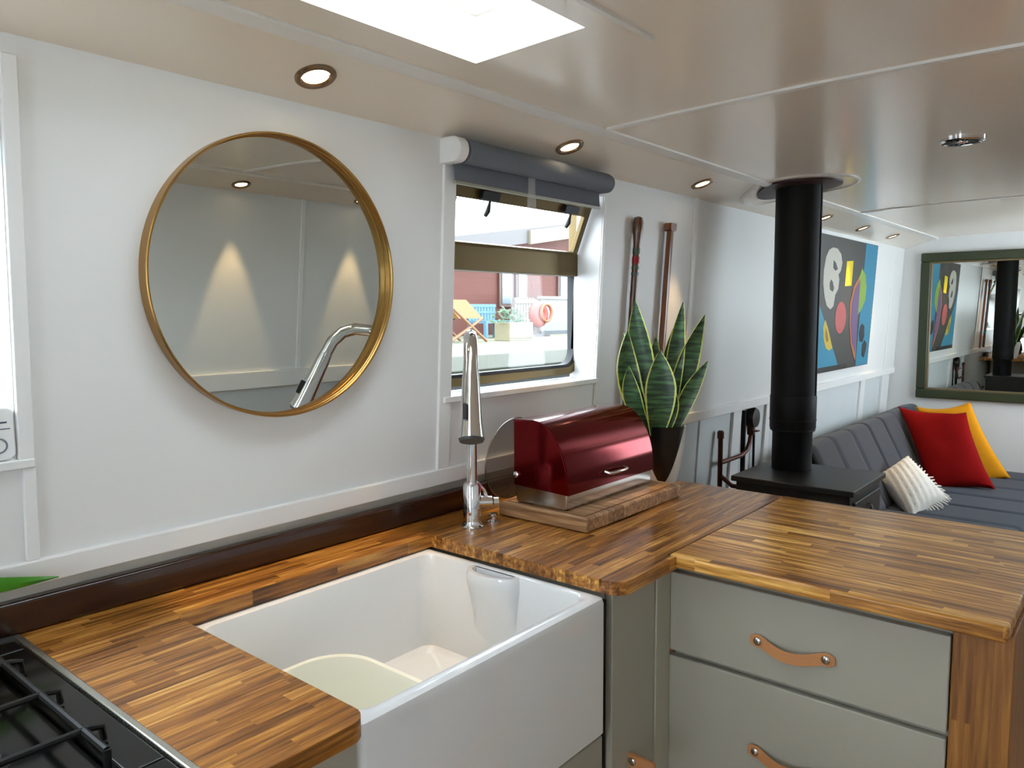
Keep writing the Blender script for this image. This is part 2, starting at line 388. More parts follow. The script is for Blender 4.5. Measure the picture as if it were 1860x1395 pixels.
# hopper sash leaning into the room at its top
hb, ht = Vector((0, YW-.004, 1.622)), Vector((0, YW-.068, 1.782))
hd = (ht-hb); hn = Vector((0, hd.z, -hd.y)).normalized()*-1
def hop(x, s, n=0): p = hb+hd*s; return Vector((x, p.y, p.z))+hn*n*-1
def hopbar(mb, x0, x1, s0, s1, th=.016):
    return mb.hexa([hop(x0, s0), hop(x1, s0), hop(x1, s0, -th), hop(x0, s0, -th), hop(x0, s1), hop(x1, s1), hop(x1, s1, -th), hop(x0, s1, -th)])
hs = MB(); hopbar(hs, 1.455, 2.098, .74, 1.0); hopbar(hs, 1.455, 1.484, 0, .74); hopbar(hs, 2.074, 2.098, 0, .74); hopbar(hs, 1.484, 2.074, 0, .045)
so = wpart('hopper_sash', hs, m_bronze, wf, .002)
gp = MB(); hopbar(gp, 1.480, 2.078, .04, .76, .004); wpart('pane', gp, m_glass, so)
gb = MB(); hopbar(gb, 2.098, 2.106, 0, .95, .01); wpart('gasket', gb, m_rubber, so)
for xl in (1.60, 1.98):
    lt = MB(); c = hop(xl, .84, -.021); lt.obox(c, (.036, 0, 0), hd.normalized()*.012, hn*.010)
    lo = wpart('latch', lt, m_black_pl, so, .002)
    hk = MB(); c2 = hop(xl+.006, .72, .012); hk.tube([hop(xl+.004, .85, -.022), hop(xl+.004, .72, -.024), hop(xl+.008, .60, -.022), hop(xl+.004, .50, -.02)], [.004, .004, .008, .006], 10)
    wpart('hook', hk, m_black_pl, lo)
st = MB(); lean(st, 1.40, 2.118, 1.195, 1.212, .014, -.10); struct('window_1_sill', st, m_trim, bevel=.003)

# window 2 at the left edge of the frame
w = MB(); frame_loop(w, rrect(-.40, .47, 1.16, 1.74, (.06,)*4), rrect(-.335, .405, 1.22, 1.68, (.04,)*4), 1.475, 1.505)
wf2 = struct('window_2', w, m_trim, bevel=.003)
wpart('pane', MB().box(-.34, .41, 1.488, 1.492, 1.215, 1.685), m_glass, wf2)
st = MB(); lean(st, -.40, .450, 1.180, 1.196, .012, -.09); struct('window_2_sill', st, m_trim, bevel=.003)
for k, (a, b, c, d) in ((3, WR1), (4, WR2)):  # unseen windows of the opposite wall, added for daylight
    w = MB(); frame_loop(w, rrect(a-.02, b+.02, c-.02, d+.02, (.05,)*4), rrect(a+.03, b-.03, c+.03, d-.03, (.05,)*4), -.56, -.53)
    o = struct('window_%d' % k, w, m_bronze)
    wpart('pane', MB().box(a, b, -.548, -.544, c, d), m_glass, o)
# unseen glazed stern doors behind the viewpoint, added to let in daylight
dr = MB().box(X0-.06, X0-.02, .08, .14, .02, 1.86).box(X0-.06, X0-.02, .80, .86, .02, 1.86).box(X0-.06, X0-.02, .44, .50, .02, 1.86).box(X0-.06, X0-.02, .14, .80, .02, .45).box(X0-.06, X0-.02, .14, .80, 1.78, 1.86)
o = struct('door_1', dr, m_oar); wpart('pane', MB().box(X0-.042, X0-.038, .14, .80, .45, 1.78), m_glass, o)

# ---------------------------------------------------------------- roller blind
t = Thing('roller_blind', 'slate grey roller blind rolled up above the window', 'blind', (1.75, 1.335, 1.75))
roll = t.part('roller', MB().cyl((1.415, 1.335, 1.829), (2.060, 1.335, 1.829), .030, n=36), m_blind, bevel=.003)
t.part('fabric', MB().hexa([(1.398,1.350,1.757),(2.05,1.350,1.757),(2.05,1.353,1.757),(1.398,1.353,1.757),(1.398,1.356,1.83),(2.05,1.356,1.83),(2.05,1.359,1.83),(1.398,1.359,1.83)]), m_blind)
t.part('bottom_bar', MB().box(1.398, 2.05, 1.347, 1.355, 1.750, 1.757), mat('clear_edge_strip', srgb(150, 150, 130), .3), label='thin pale strip along the lower edge of the blind')
def dshape(x0, x1, r, yc, zc, yb):
    ring = [(yb, zc-r)]+[(yc-r*sin(a), zc-r*cos(a)) for a in [pi*k/14 for k in range(15)]]+[(yb, zc+r)]
    return MB().prism([(x0, y, z) for y, z in ring], (x1-x0, 0, 0))
t.part('end_bracket', dshape(1.375, 1.405, .031, 1.336, 1.829, 1.40), m_trim, label='white round-nosed bracket', bevel=.002)
t.part('end_bracket', dshape(2.063, 2.072, .028, 1.336, 1.829, 1.40), m_blind, bevel=.002)
t = Thing('blind_pull', 'clear plastic pull tab hanging on the middle of the grey blind', 'blind pull', (1.70, 1.343, 1.72))
t.part('tab', MB().box(1.683, 1.712, 1.342, 1.345, 1.755, 1.80), m_clear, bevel=.001)
t.part('weight', MB().box(1.680, 1.716, 1.342, 1.345, 1.715, 1.755).box(1.682, 1.712, 1.338, 1.342, 1.712, 1.718), m_clear, bevel=.001)

# ---------------------------------------------------------------- round brass mirror
MC = Vector((.917, wy(1.51), 1.504)); tilt = radians(1.85)
mnrm = Vector((0, -cos(tilt), -sin(tilt)))  # into the room
RM = .287
t = Thing('round_mirror', 'round wall mirror in a deep brushed brass frame', 'mirror', (MC.x, MC.y, MC.z-RM))
prof = [(RM-.006, -.001), (RM, .001), (RM, .028), (RM-.0015, .030), (RM-.004, .030), (RM-.005, .028), (RM-.005, .020), (RM-.006, .019), (RM-.006, .008), (RM-.008, .007), (RM-.008, -.001)]
t.part('frame', MB().lathe(prof, MC, mnrm, n=128, loop=True), m_brass)
t.part('mirror_glass', MB().lathe([(.001, .001), (RM-.007, .001), (RM-.007, .006), (.001, .006)], MC, mnrm, n=128), m_mirror)

# ---------------------------------------------------------------- downlights
def downlight(label, x, y, src=None):
    n = Vector((0, (.30 if y > YC else -.30), -1)).normalized()
    # follow the slope of the side ceiling
    z = cz(y)
    sl = (.062/.195)*(1 if y > YC else -1); n = Vector((0, -sl, -1)).normalized()
    if src is None:
        t = Thing('downlight', label, 'downlight', (x, y, z), 'recessed ceiling downlights')
        c = Vector((x, y, z))
        t.part('bezel', MB().lathe([(.041, -.002), (.041, .003), (.038, .006), (.030, .006), (.026, .002), (.026, -.002)], c, n, 40, loop=True), m_brass if False else mat('satin_nickel_bezel', srgb(150, 128, 104), .25, metal=.9))
        t.part('lens', MB().lathe([(.001, .0005), (.026, .0005), (.026, -.001), (.001, -.001)], c, n, 32), m_lens)
        l = bpy.data.lights.new('lamp', 'SPOT'); l.energy = SPOT_W; l.color = WARM; l.spot_size = radians(38); l.spot_blend = .35; l.shadow_soft_size = .012
        lo = bpy.data.objects.new('lamp', l); COL.objects.link(lo); lo.parent = t.o; lo.location = n*.012
        lo.rotation_euler = Vector((0, 0, -1)).rotation_difference(Vector((0, .02, -1)).normalized()).to_euler()
        return t.o
    o = copy_tree(src); o.location = (x, y, z); o['label'] = label
    if y < YC: o.rotation_euler = (0, 0, pi)
    return o
DL = [(.94, 'lit ceiling downlight straight above the round mirror'),
      (1.79, 'lit ceiling downlight just in front of the rolled-up grey blind'),
      (2.615, 'lit ceiling downlight above the two wooden oars'),
      (3.97, 'lit ceiling downlight half hidden behind the right side of the black flue'),
      (4.62, 'lit ceiling downlight above the abstract painting, second from the end wall'),
      (5.26, 'lit ceiling downlight in the far corner, nearest the end wall')]
d0 = None
for x, lb in DL:
    o = downlight(lb, x, 1.281, d0); d0 = d0 or o
downlight('lit ceiling downlight left of the round mirror, over the hob', .10, 1.281, d0)
downlight('lit ceiling downlight of the opposite wall, left one seen in the round mirror', 1.87, 2*YC-1.300, d0)
downlight('lit ceiling downlight of the opposite wall, right one seen in the round mirror', 2.54, 2*YC-1.300, d0)

# ceiling air vent
vc = Vector((2.68, .47, cz(.47)))
t = Thing('ceiling_vent', 'small round chrome ventilator set in the ceiling', 'vent', vc)
t.part('ring', MB().lathe([(.060, 0), (.060, -.006), (.054, -.010), (.046, -.008), (.046, 0)], vc, n=40, loop=True), m_chrome)
mb = MB()
for k in range(16):
    a = 2*pi*k/16; d = Vector((cos(a), sin(a), 0)); mb.obox(vc+d*.030+Vector((0, 0, -.005)), d*.016, Vector((-sin(a), cos(a), 0))*.002, (0, 0, .003))
t.part('grille', mb, m_steel); t.part('cap', MB().lathe([(.001, -.001), (.014, -.001), (.014, -.010), (.001, -.012)], vc, n=24), m_chrome)
t.part('duct', MB().lathe([(.001, -.001), (.046, -.001), (.046, -.002), (.001, -.002)], vc, n=32), m_dark)

# ---------------------------------------------------------------- worktops
def arc(cx, cy, r, a0, a1, n=6): return [(cx+r*cos(radians(a0+(a1-a0)*k/n)), cy+r*sin(radians(a0+(a1-a0)*k/n))) for k in range(n+1)]
SX0, SX1, SY1, FY = .620, 1.247, 1.297, .766
out = [(.416, FY)]+arc(SX0-.030, FY+.030, .030, -90, 0)+[(SX0, SY1-.012)]+arc(SX0+.012-.0, SY1-.0, .0001, 180, 90, 1)+[(SX1, SY1)]+arc(SX1+.035, FY+.035, .035, 180, 270)+[(1.468, FY), (1.468, .7865), (2.152, .7865), (2.152, 1.452), (.416, 1.452)]
wt = MB().prism([(x, y, .872) for x, y in out], (0, 0, .028))
solo('worktop', wt, m_oakx, 'main oak butcher block worktop along the window wall, cut out around the sink', 'worktop', bevel=.005, seg=3)
pw = MB().prism([(x, y, .873) for x, y in [(1.470, .7845)]+arc(1.478, .163, .008, 180, 270, 3)+arc(2.145, .163, .008, 270, 360, 3)+[(2.153, .7845)]], (0, 0, .029))
solo('worktop', pw, m_oaky, 'oak butcher block top of the peninsula above the drawers', 'worktop', bevel=.006, seg=3)

# mahogany board behind the worktop
up_ = MB().hexa([(-.3,1.424,.902),(1.93,1.396,.902),(1.93,1.425,.902),(-.3,1.449,.902),(-.3,1.424,.958),(1.93,1.396,.958),(1.93,1.425,.958),(-.3,1.449,.958)])
solo('upstand', up_, m_mahog, 'dark glossy mahogany upstand along the back of the worktop', 'upstand', bevel=.006, seg=3)
struct('trim_%d' % n_t[0], MB().box(X0, 2.10, 1.437, 1.447, .955, .978), mat('stone_tile_strip', srgb(206, 200, 188), .3, var=.2, vscale=9)); n_t[0] += 1

# ---------------------------------------------------------------- belfast sink
def rr2(x0, x1, y0, y1, r, z, n=5): return [(x, y, z) for x, y in rrect(x0, x1, y0, y1, (r,)*4, n)]
ox0, ox1, oy0, oy1 = .630, 1.250, .803, 1.335
t = Thing('belfast_sink', 'white ceramic belfast sink with exposed front set in the worktop', 'sink', (.95, 1.07, .578))
ix0, ix1, iy0, iy1 = ox0+.028, ox1-.027, oy0+.033, oy1-.05
rings = [rr2(ox0+.006, ox1-.006, oy0+.006, oy1-.006, .010, .578), rr2(ox0, ox1, oy0, oy1, .014, .586), rr2(ox0, ox1, oy0, oy1, .014, .855), rr2(ox0+.003, ox1-.003, oy0+.003, oy1-.003, .012, .864), rr2(ox0+.010, ox1-.010, oy0+.010, oy1-.010, .012, .8675),
         rr2(ix0-.007, ix1+.007, iy0-.007, iy1+.007, .03, .8675), rr2(ix0-.002, ix1+.002, iy0-.002, iy1+.002, .03, .864), rr2(ix0, ix1, iy0, iy1, .03, .855), rr2(ix0+.004, ix1-.004, iy0+.004, iy1-.004, .03, .670),
         rr2(ix0+.008, ix1-.008, iy0+.008, iy1-.008, .03, .650), rr2(ix0+.020, ix1-.020, iy0+.020, iy1-.020, .03, .642)]
t.part('bowl', MB().loft(rings), m_ceramic)
def wring(w, p, z, xo=ix1+.002, yc=1.075, n=16): return [(xo-p*sin(pi*k/n)**.75, yc+w*cos(pi*k/n), z) for k in range(n+1)]
t.part('overflow_weir', MB().loft([wring(.060, .002, .652), wring(.062, .006, .71), wring(.064, .016, .76), wring(.068, .034, .81), wring(.071, .045, .84), wring(.071, .047, .855), wring(.067, .044, .866), wring(.058, .034, .866), wring(.054, .030, .858), wring(.048, .026, .80), wring(.036, .016, .775)]), m_ceramic)
wa = MB().lathe([(.001, .643), (.030, .643), (.042, .645), (.045, .648), (.040, .650), (.001, .6445)], (.95, 1.07, 0), n=32)
t.part('waste', wa, m_chrome)

# washing-up bowl
t = Thing('washing_up_bowl', 'cream white plastic washing-up bowl standing in the sink', 'bowl', (.79, 1.0, .643))
def br(g, r, z): return rr2(.660-g, .915+g, .870-g, 1.215+g, r, z, 8)
rings = [br(-.030, .07, .643), br(-.026, .08, .647), br(-.004, .09, .755), br(.004, .095, .757), br(.006, .096, .761), br(.003, .095, .764), br(-.004, .09, .762), br(-.008, .088, .752), br(-.030, .075, .653), br(-.04, .07, .648)]
t.part('bowl', MB().loft(rings), m_basin)

# ---------------------------------------------------------------- tap
tb = Vector((1.362, 1.269, .900)); td = Vector((-.73, -.68, 0)).normalized(); ts = Vector((.68, -.73, 0))
t = Thing('kitchen_tap', 'tall chrome kitchen tap with pull-out spray head behind the sink', 'tap', tb)
t.part('base', MB().lathe([(.001, 0), (.0275, 0), (.0275, .004), (.024, .008), (.0225, .02), (.0225, .105), (.019, .112), (.001, .112)], tb, n=36), m_chrome)
def tp(r, z): return tb+td*r+Vector((0, 0, z-.900))
stem = [(0, 1.01), (0, 1.10), (0, 1.20), (0, 1.26), (.007, 1.298), (.024, 1.332), (.050, 1.358), (.085, 1.373), (.120, 1.376), (.152, 1.366), (.178, 1.342), (.196, 1.308)]
t.part('spout', MB().tube([tp(*p) for p in stem], [.0128]*4+[.0132, .0138, .0144, .015, .0155, .0158, .016, .016], 20), m_chrome)
hd_ = [(.193, 1.314), (.204, 1.289), (.228, 1.235), (.248, 1.190), (.260, 1.163)]
head = t.part('spray_head', MB().tube([tp(*p) for p in hd_], [.0160, .0190, .0215, .0240, .0275], 24), m_chrome, bevel=.001)
e = tp(.2605, 1.162); ed = (tp(.260, 1.163)-tp(.248, 1.190)).normalized()
t.part('nozzle', MB().cyl(e-ed*.002, e+ed*.004, .0280, .0255, 28), mat('grey_nozzle', srgb(70, 70, 70), .5, metal=.3), head)
bt = tp(.240, 1.218)-ts*.013+td*.017+Vector((0, 0, .004))
bdir = (tp(.248, 1.190)-tp(.228, 1.235)).normalized()
t.part('button', MB().obox(bt, bdir*.018, ts*.0045, bdir.cross(ts)*.0055), m_black_pl, head, bevel=.002)
ld = Vector((.80, -.60, 0)).normalized()
lv = MB().cyl(tb+Vector((0, 0, .062)), tb+ld*.050+Vector((0, 0, .060)), .017, .016, 28)
lo = t.part('lever_body', lv, m_chrome, bevel=.002)
t.part('lever', MB().tube([tb+ld*.040+Vector((0, 0, .066)), tb+ld*.030+Vector((0, 0, .092)), tb+ld*.012+Vector((-.006, .0, .118))], [.005, .0045, .004], 12).cyl(tb+ld*.052+Vector((0, 0, .060)), tb+ld*.066+Vector((0, 0, .059)), .0125), m_chrome, lo, bevel=.001)
t = Thing('tap_hole_cap', 'small chrome knob on the worktop between the tap and the chopping board', 'knob', (1.432, 1.262, .9))
t.part('base', MB().lathe([(.001, 0), (.017, 0), (.017, .003), (.008, .006), (.001, .006)], (1.432, 1.262, .9), n=24), m_chrome)
t.part('cap', MB().lathe([(.001, .006), (.008, .006), (.008, .013), (.012, .015), (.012, .021), (.001, .023)], (1.432, 1.262, .9), n=24), m_chrome)

# ---------------------------------------------------------------- chopping board, bread bin, tray
t = Thing('chopping_board', 'thick wooden chopping board lying under the red bread bin', 'chopping board', (1.73, 1.15, .901))
t.part('board', MB().box(1.487, 1.965, 1.012, 1.292, .901, .937), m_board, bevel=.005, seg=3)
gv = MB()
ring_rect(gv, 1.507, 1.945, 1.032, 1.272, .006, .9368, .9376); t.part('juice_groove', gv, mat('groove_shadow_wood', srgb(120, 78, 46), .6))

t = Thing('bread_bin', 'glossy red roll-top bread bin with chrome base on the chopping board', 'bread bin', (1.71, 1.17, .938))
bx0, bx1 = 1.505, 1.925
ch = [(1.092, .9385), (1.244, .9385), (1.250, .944), (1.250, .988), (1.086, .988), (1.086, .944)]
t.part('base', MB().prism([(bx0+.004, y, z) for y, z in ch], (bx1-bx0-.008, 0, 0)), m_steel, bevel=.005, seg=3, label='shiny steel base')
def lidprof(g=0): # quarter round shell in y,z
    pts = [(1.253-g, .984)]
    pts += [(1.253-g, 1.155-g), (1.190, 1.158-g)]
    c = (1.190, .985); ry, rz = .110-g, .173-g
    for k in range(1, 17):
        a = pi/2*k/16; pts.append((c[0]-ry*sin(a), c[1]+rz*cos(a)))
    pts.append((c[0]-ry, .978)); return pts
lid = MB().prism([(bx0, y, z) for y, z in lidprof()], (.0135, 0, 0)); lid.prism([(bx1-.0135, y, z) for y, z in lidprof()], (.0135, 0, 0))
t.part('side_panel', MB().prism([(bx0, y, z) for y, z in lidprof(.003)], (.008, 0, 0)), m_red, bevel=.001)
t.part('side_panel', MB().prism([(bx1-.008, y, z) for y, z in lidprof(.003)], (.008, 0, 0)), m_red, bevel=.001)
P = lidprof(); Q = lidprof(.003)
sh = MB().loft([[(x, y, z) for y, z in P]+[(x, y, z) for y, z in reversed(Q)] for x in (bx0+.001, bx1-.001)])
lo = t.part('lid', sh, m_red)
hx = 1.715
t.part('handle', MB().tube([(hx-.045, 1.080, 1.012), (hx-.043, 1.066, 1.010), (hx-.030, 1.062, 1.010), (hx+.030, 1.062, 1.010), (hx+.043, 1.066, 1.010), (hx+.045, 1.080, 1.012)], .0042, 12), m_chrome, lo)
for yy in (1.243,):
    t.part('pivot_knob', MB().lathe([(.001, .0), (.008, .0), (.008, .005), (.003, .008), (.001, .008)], (bx0, yy, 1.012), (-1, 0, 0), 20), m_chrome)
for yy in (1.105, 1.225):
    t.part('foot', MB().box(bx0+.010, bx0+.030, yy-.010, yy+.010, .9372, .9387), m_black_pl)

tc_ = Vector((1.632, 1.364, 1.022)); tn = Vector((0, -1, -.10)).normalized()
t = Thing('smoky_disc', 'round smoky see-through disc standing against the wall behind the red bread bin', 'disc', (1.66, 1.37, .902))
t.part('disc', MB().lathe([(.001, 0), (.114, 0), (.116, .002), (.116, .004), (.110, .004), (.001, .0035)], tc_, tn, 72), m_tray)
t.part('rim', MB().lathe([(.1155, .0), (.117, 0), (.1175, .002), (.117, .004), (.1155, .004)], tc_, tn, 72, loop=True), m_steel)

# ---------------------------------------------------------------- snake plant
pc = Vector((2.105, 1.148, .9005))
t = Thing('snake_plant', 'snake plant with yellow-edged leaves in a black and white tapered pot', 'plant', pc)
pot = bpy.data.materials.new('two_tone_pot'); pot.use_nodes = True; nt = pot.node_tree; b = nt.nodes['Principled BSDF']; b.inputs['Roughness'].default_value = .3
_tc = nt.nodes.new('ShaderNodeTexCoord'); _s = nt.nodes.new('ShaderNodeSeparateXYZ'); nt.links.new(_tc.outputs['Object'], _s.inputs[0])
# lateral coordinate perpendicular to the direction the V faces
lat = mnode(nt, 'ABSOLUTE', mnode(nt, 'ADD', mnode(nt, 'ADD', mnode(nt, 'MULTIPLY', _s.outputs[0], .50), mnode(nt, 'MULTIPLY', _s.outputs[1], -.866)), .004))
vv = mnode(nt, 'MULTIPLY', mnode(nt, 'POWER', mnode(nt, 'MAXIMUM', mnode(nt, 'DIVIDE', _s.outputs[2], .178), .0001), .62), .066)
blk = mnode(nt, 'LESS_THAN', lat, vv)
_mx = nt.nodes.new('ShaderNodeMix'); _mx.data_type = 'RGBA'; nt.links.new(blk, _mx.inputs[0]); _mx.inputs[6].default_value = srgb(220, 220, 214); _mx.inputs[7].default_value = srgb(18, 19, 21)
nt.links.new(_mx.outputs[2], b.inputs['Base Color'])
po = t.part('pot', MB().lathe([(.001, 0), (.036, 0), (.042, .004), (.054, .05), (.063, .11), (.068, .170), (.069, .178), (.065, .180), (.062, .176), (.060, .160), (.001, .158)], pc, n=48), pot)
t.part('soil', MB().lathe([(.001, .150), (.0605, .150), (.0605, .166), (.03, .170), (.001, .171)], pc, n=32), m_soil, po)

lf = bpy.data.materials.new('snake_plant_leaf'); lf.use_nodes = True; nt = lf.node_tree; b = nt.nodes['Principled BSDF']; b.inputs['Roughness'].default_value = .35
_a = nt.nodes.new('ShaderNodeAttribute'); _a.attribute_name = 'across'
_tc = nt.nodes.new('ShaderNodeTexCoord'); _mp = nt.nodes.new('ShaderNodeMapping'); _mp.inputs['Scale'].default_value = (10, 10, 62); nt.links.new(_tc.outputs['Object'], _mp.inputs[0])
_n = nt.nodes.new('ShaderNodeTexNoise'); _n.inputs['Scale'].default_value = 1.6; _n.inputs['Detail'].default_value = 4; nt.links.new(_mp.outputs[0], _n.inputs['Vector'])
_r = nt.nodes.new('ShaderNodeValToRGB'); nt.links.new(_n.outputs[0], _r.inputs[0]); _r.color_ramp.elements[0].position = .40; _r.color_ramp.elements[0].color = srgb(18, 48, 24); _r.color_ramp.elements[1].position = .66; _r.color_ramp.elements[1].color = srgb(70, 112, 66)
_edge = mnode(nt, 'GREATER_THAN', mnode(nt, 'ADD', _a.outputs['Fac'], mnode(nt, 'MULTIPLY', _n.outputs[0], .08)), .92)
_mx = nt.nodes.new('ShaderNodeMix'); _mx.data_type = 'RGBA'; nt.links.new(_edge, _mx.inputs[0]); nt.links.new(_r.outputs[0], _mx.inputs[6]); _mx.inputs[7].default_value = srgb(200, 206, 110)
nt.links.new(_mx.outputs[2], b.inputs['Base Color'])
right = Vector((.641, -.767, 0)); toward = Vector((-.767, -.641, 0))
def leaf(base, tip, width, bow=0., depth=0., twist=0., cup=.25, hook=0):
    """base/tip: (lateral, height, depth) around the pot centre, seen from the kitchen"""
    n, m = 16, 6; mb = MB(); att = []
    B = Vector(base); T_ = Vector(tip)
    rows = []
    for i in range(n+1):
        s = i/n
        l = B.x+(T_.x-B.x)*s+bow*sin(pi*s)+hook*s**6; h = B.y+(T_.y-B.y)*s; d = B.z+(T_.z-B.z)*s+depth*sin(pi*s)
        wd = 1.35*width*(.42+.58*sin(min(1, s/.55)*pi/2))*(1 if s < .55 else max(.0, 1-((s-.55)/.45)**1.7)) + .0012
        c = pc+right*l+toward*d+Vector((0, 0, h))
        tw = twist*(s-.3); ax = (right*cos(tw)+toward*sin(tw)); nn = (toward*cos(tw)-right*sin(tw))
        tl = Vector((T_.x-B.x+bow*pi*cos(pi*s), T_.y-B.y)).normalized()
        ax = (ax*tl.y+Vector((0, 0, -1))*tl.x).normalized()
        rows.append((c, ax, nn, wd))
    def ringof(c, ax, nn, wd):
        r = [c+ax*(k/m*2-1)*wd+nn*(cup*wd*((k/m*2-1)**2)) for k in range(m+1)]
        th = .0022 if wd > .004 else .001
        return r+[p-nn*th for p in reversed(r)]
    mb.loft([ringof(*r) for r in rows])
    per = [abs(k/m*2-1) for k in range(m+1)]; att = (per+per[::-1])*(n+1)
    o = t.part('leaf', mb, lf)
    # vertices keep their order, so the attribute can be set directly
    a = o.data.attributes.new('across', 'FLOAT', 'POINT')
    for i, v in enumerate(att): a.data[i].value = v
    return o
def L_(px, py, d=0.):  # photo pixel -> (lateral, height, depth)
    q = at(px, py, 1, 1.148) - pc; dist = (at(1207, 800, 1, 1.148)-CAM)
    # intersect with the upright plane through the pot facing the kitchen
    dr_ = (q+pc-CAM); k = (pc+toward*d-CAM).dot(toward)/dr_.dot(toward); p = CAM+dr_*k-pc
    return (p.dot(right), p.z, d)
leaf(L_(1185, 790, .01), L_(1154, 545, .01), .030, -.008, 0, .5)
leaf(L_(1182, 790, .03), L_(1140, 600, .03), .026, -.030, 0, -.3)
leaf(L_(1192, 792, .045), L_(1199, 636, .05), .034, .004, .01, .2)
leaf(L_(1212, 790, .01), L_(1241, 548, -.02), .020, -.004, 0, .4)
leaf(L_(1212, 790, -.01), L_(1278, 572, -.01), .026, -.006, 0, -.4, hook=.004)
leaf(L_(1222, 790, .02), L_(1286, 656, .03), .018, -.010, 0, .3)
leaf(L_(1200, 790, -.02), L_(1226, 590, -.03), .022, .0, 0, .2)
leaf(L_(1176, 788, .02), L_(1133, 604, .0), .014, -.020, 0, .9)
leaf(L_(1205, 790, .03), L_(1216, 690, .04), .022, .006, 0, .6)
leaf(L_(1175, 786, .04), L_(1142, 665, .045), .020, -.016, 0, .2)
leaf(L_(1195, 790, -.03), L_(1192, 610, -.03), .020, -.010, 0, .1)
leaf(L_(1198, 790, .0), L_(1172, 640, .0), .022, .0, 0, -.2)

# ---------------------------------------------------------------- oars on the wall
def oar(x, ztop, label, grip, m, dx):
    zb = 1.024; t = Thing('oar', label, 'oar', (x+dx, wy(zb)-.02, zb), 'wooden oars on the wall')
    c = lambda z, d=.020: Vector((x+dx*(ztop-z)/(ztop-zb), wy(z)-d, z))
    if grip == 'knob':
        zs_ = [ztop, ztop-.004, ztop-.02, ztop-.05, ztop-.09, ztop-.13, 1.40, zb]
        rs = [.006, .014, .018, .017, .0125, .0115, .0115, .0125]
        t.part('shaft', MB().tube([c(z) for z in zs_], rs, 18), m)
        for i, (a, b_, cl) in enumerate(((ztop-.125, ztop-.105, (70, 80, 60)), (ztop-.158, ztop-.135, (150, 24, 28)), (ztop-.178, ztop-.168, (70, 90, 70)), (ztop-.198, ztop-.188, (70, 84, 80)), (1.17, 1.20, (30, 110, 120)), (1.125, 1.15, (150, 40, 30)))):
            t.part('painted_band', MB().cyl(c(a), c(b_), .0128, n=18), flat('band_paint', *cl), label='painted band around the shaft')
    else:
        t.part('shaft', MB().loft([[c(z)+Vector((sx*w_, sy*.010, 0)) for sx, sy in ((-1,-.6),(-.6,-1),(.6,-1),(1,-.6),(1,.6),(.6,1),(-.6,1),(-1,.6))] for z, w_ in ((ztop-.012, .013), (1.40, .0145), (zb, .016))]), m)
        t.part('grip', MB().loft([[(x+sx*w_, c(z).y+sy*.014, z) for sx, sy in ((-1,-.6),(-.8,-1),(.8,-1),(1,-.6),(1,.6),(.8,1),(-.8,1),(-1,.6))] for z, w_ in ((ztop-.028, .016), (ztop-.024, .024), (ztop-.006, .026), (ztop, .022))]), m)
oar(2.305, 1.752, 'slim dark oar with rounded knob and painted bands, left of the pair', 'knob', m_oard, -.02)
oar(2.532, 1.748, 'golden brown oar with squared T-shaped grip, right of the pair', 'tee', m_oar, -.02)

# ---------------------------------------------------------------- base cabinets
def strap(t, parent, p0, p1, outn, width=.027, sag=.0):
    """leather strap pull between two screws, bulging outwards"""
    p0, p1, outn = Vector(p0), Vector(p1), Vector(outn); n = 16; rings = []
    d = (p1-p0); e_ = d.normalized(); upv = Vector((0, 0, 1))
    a0, a1 = p0-e_*.014, p1+e_*.014
    for i in range(n+1):
        s = i/n; c = a0+(a1-a0)*s
        k = max(0, (s-.13)/.74); bl = sin(pi*min(1, k))**1.0 if 0 < k < 1 else 0
        c = c+outn*(.0045+.016*bl)+Vector((0, 0, -.012*bl))
        w_ = width*.5*(.55 if i in (0, n) else 1)*(1-.12*bl)
        rings.append([c+upv*w_+outn*.0015, c-upv*w_+outn*.0015, c-upv*w_-outn*.0015, c+upv*w_-outn*.0015])
    h = t.part('strap_handle', MB().loft(rings), m_leather, parent, label='tan leather strap', bevel=.0008)
    return h, [(a0+(a1-a0)*.10)+outn*.006, (a0+(a1-a0)*.90)+outn*.006]
def screw_on(t, parent, pts, outn):
    for p in pts: t.part('screw_head', MB().lathe([(.001, 0), (.0085, 0), (.0085, .003), (.006, .0048), (.001, .005)], p, outn, 24), m_steel, parent, label='round steel screw head')

t = Thing('drawer_unit', 'sage grey drawer unit under the peninsula worktop', 'cabinet', (1.82, .53, 0))
t.part('carcass', MB().box(1.537, 2.12, .245, .80, .10, .871), m_sage)
for z0, z1, hz in ((.664, .847, .743), (.372, .652, .500), (.110, .366, .26)):
    dr_ = t.part('drawer', MB().box(1.516, 1.536, .246, .812, z0, z1), m_sage, bevel=.003)
    t_loc = t
    h, pts = strap(t, dr_, (1.516, .600, hz), (1.516, .455, hz), (-1, 0, 0))
    screw_on(t, dr_, pts, Vector((-1, 0, 0)))
t.part('plinth', MB().box(1.57, 2.10, .25, .80, 0, .10), m_dark)
solo('end_panel', MB().box(1.520, 2.118, .150, .244, 0, .8725), m_post, 'honey brown solid wood end panel at the open end of the peninsula', 'end panel', bevel=.002)

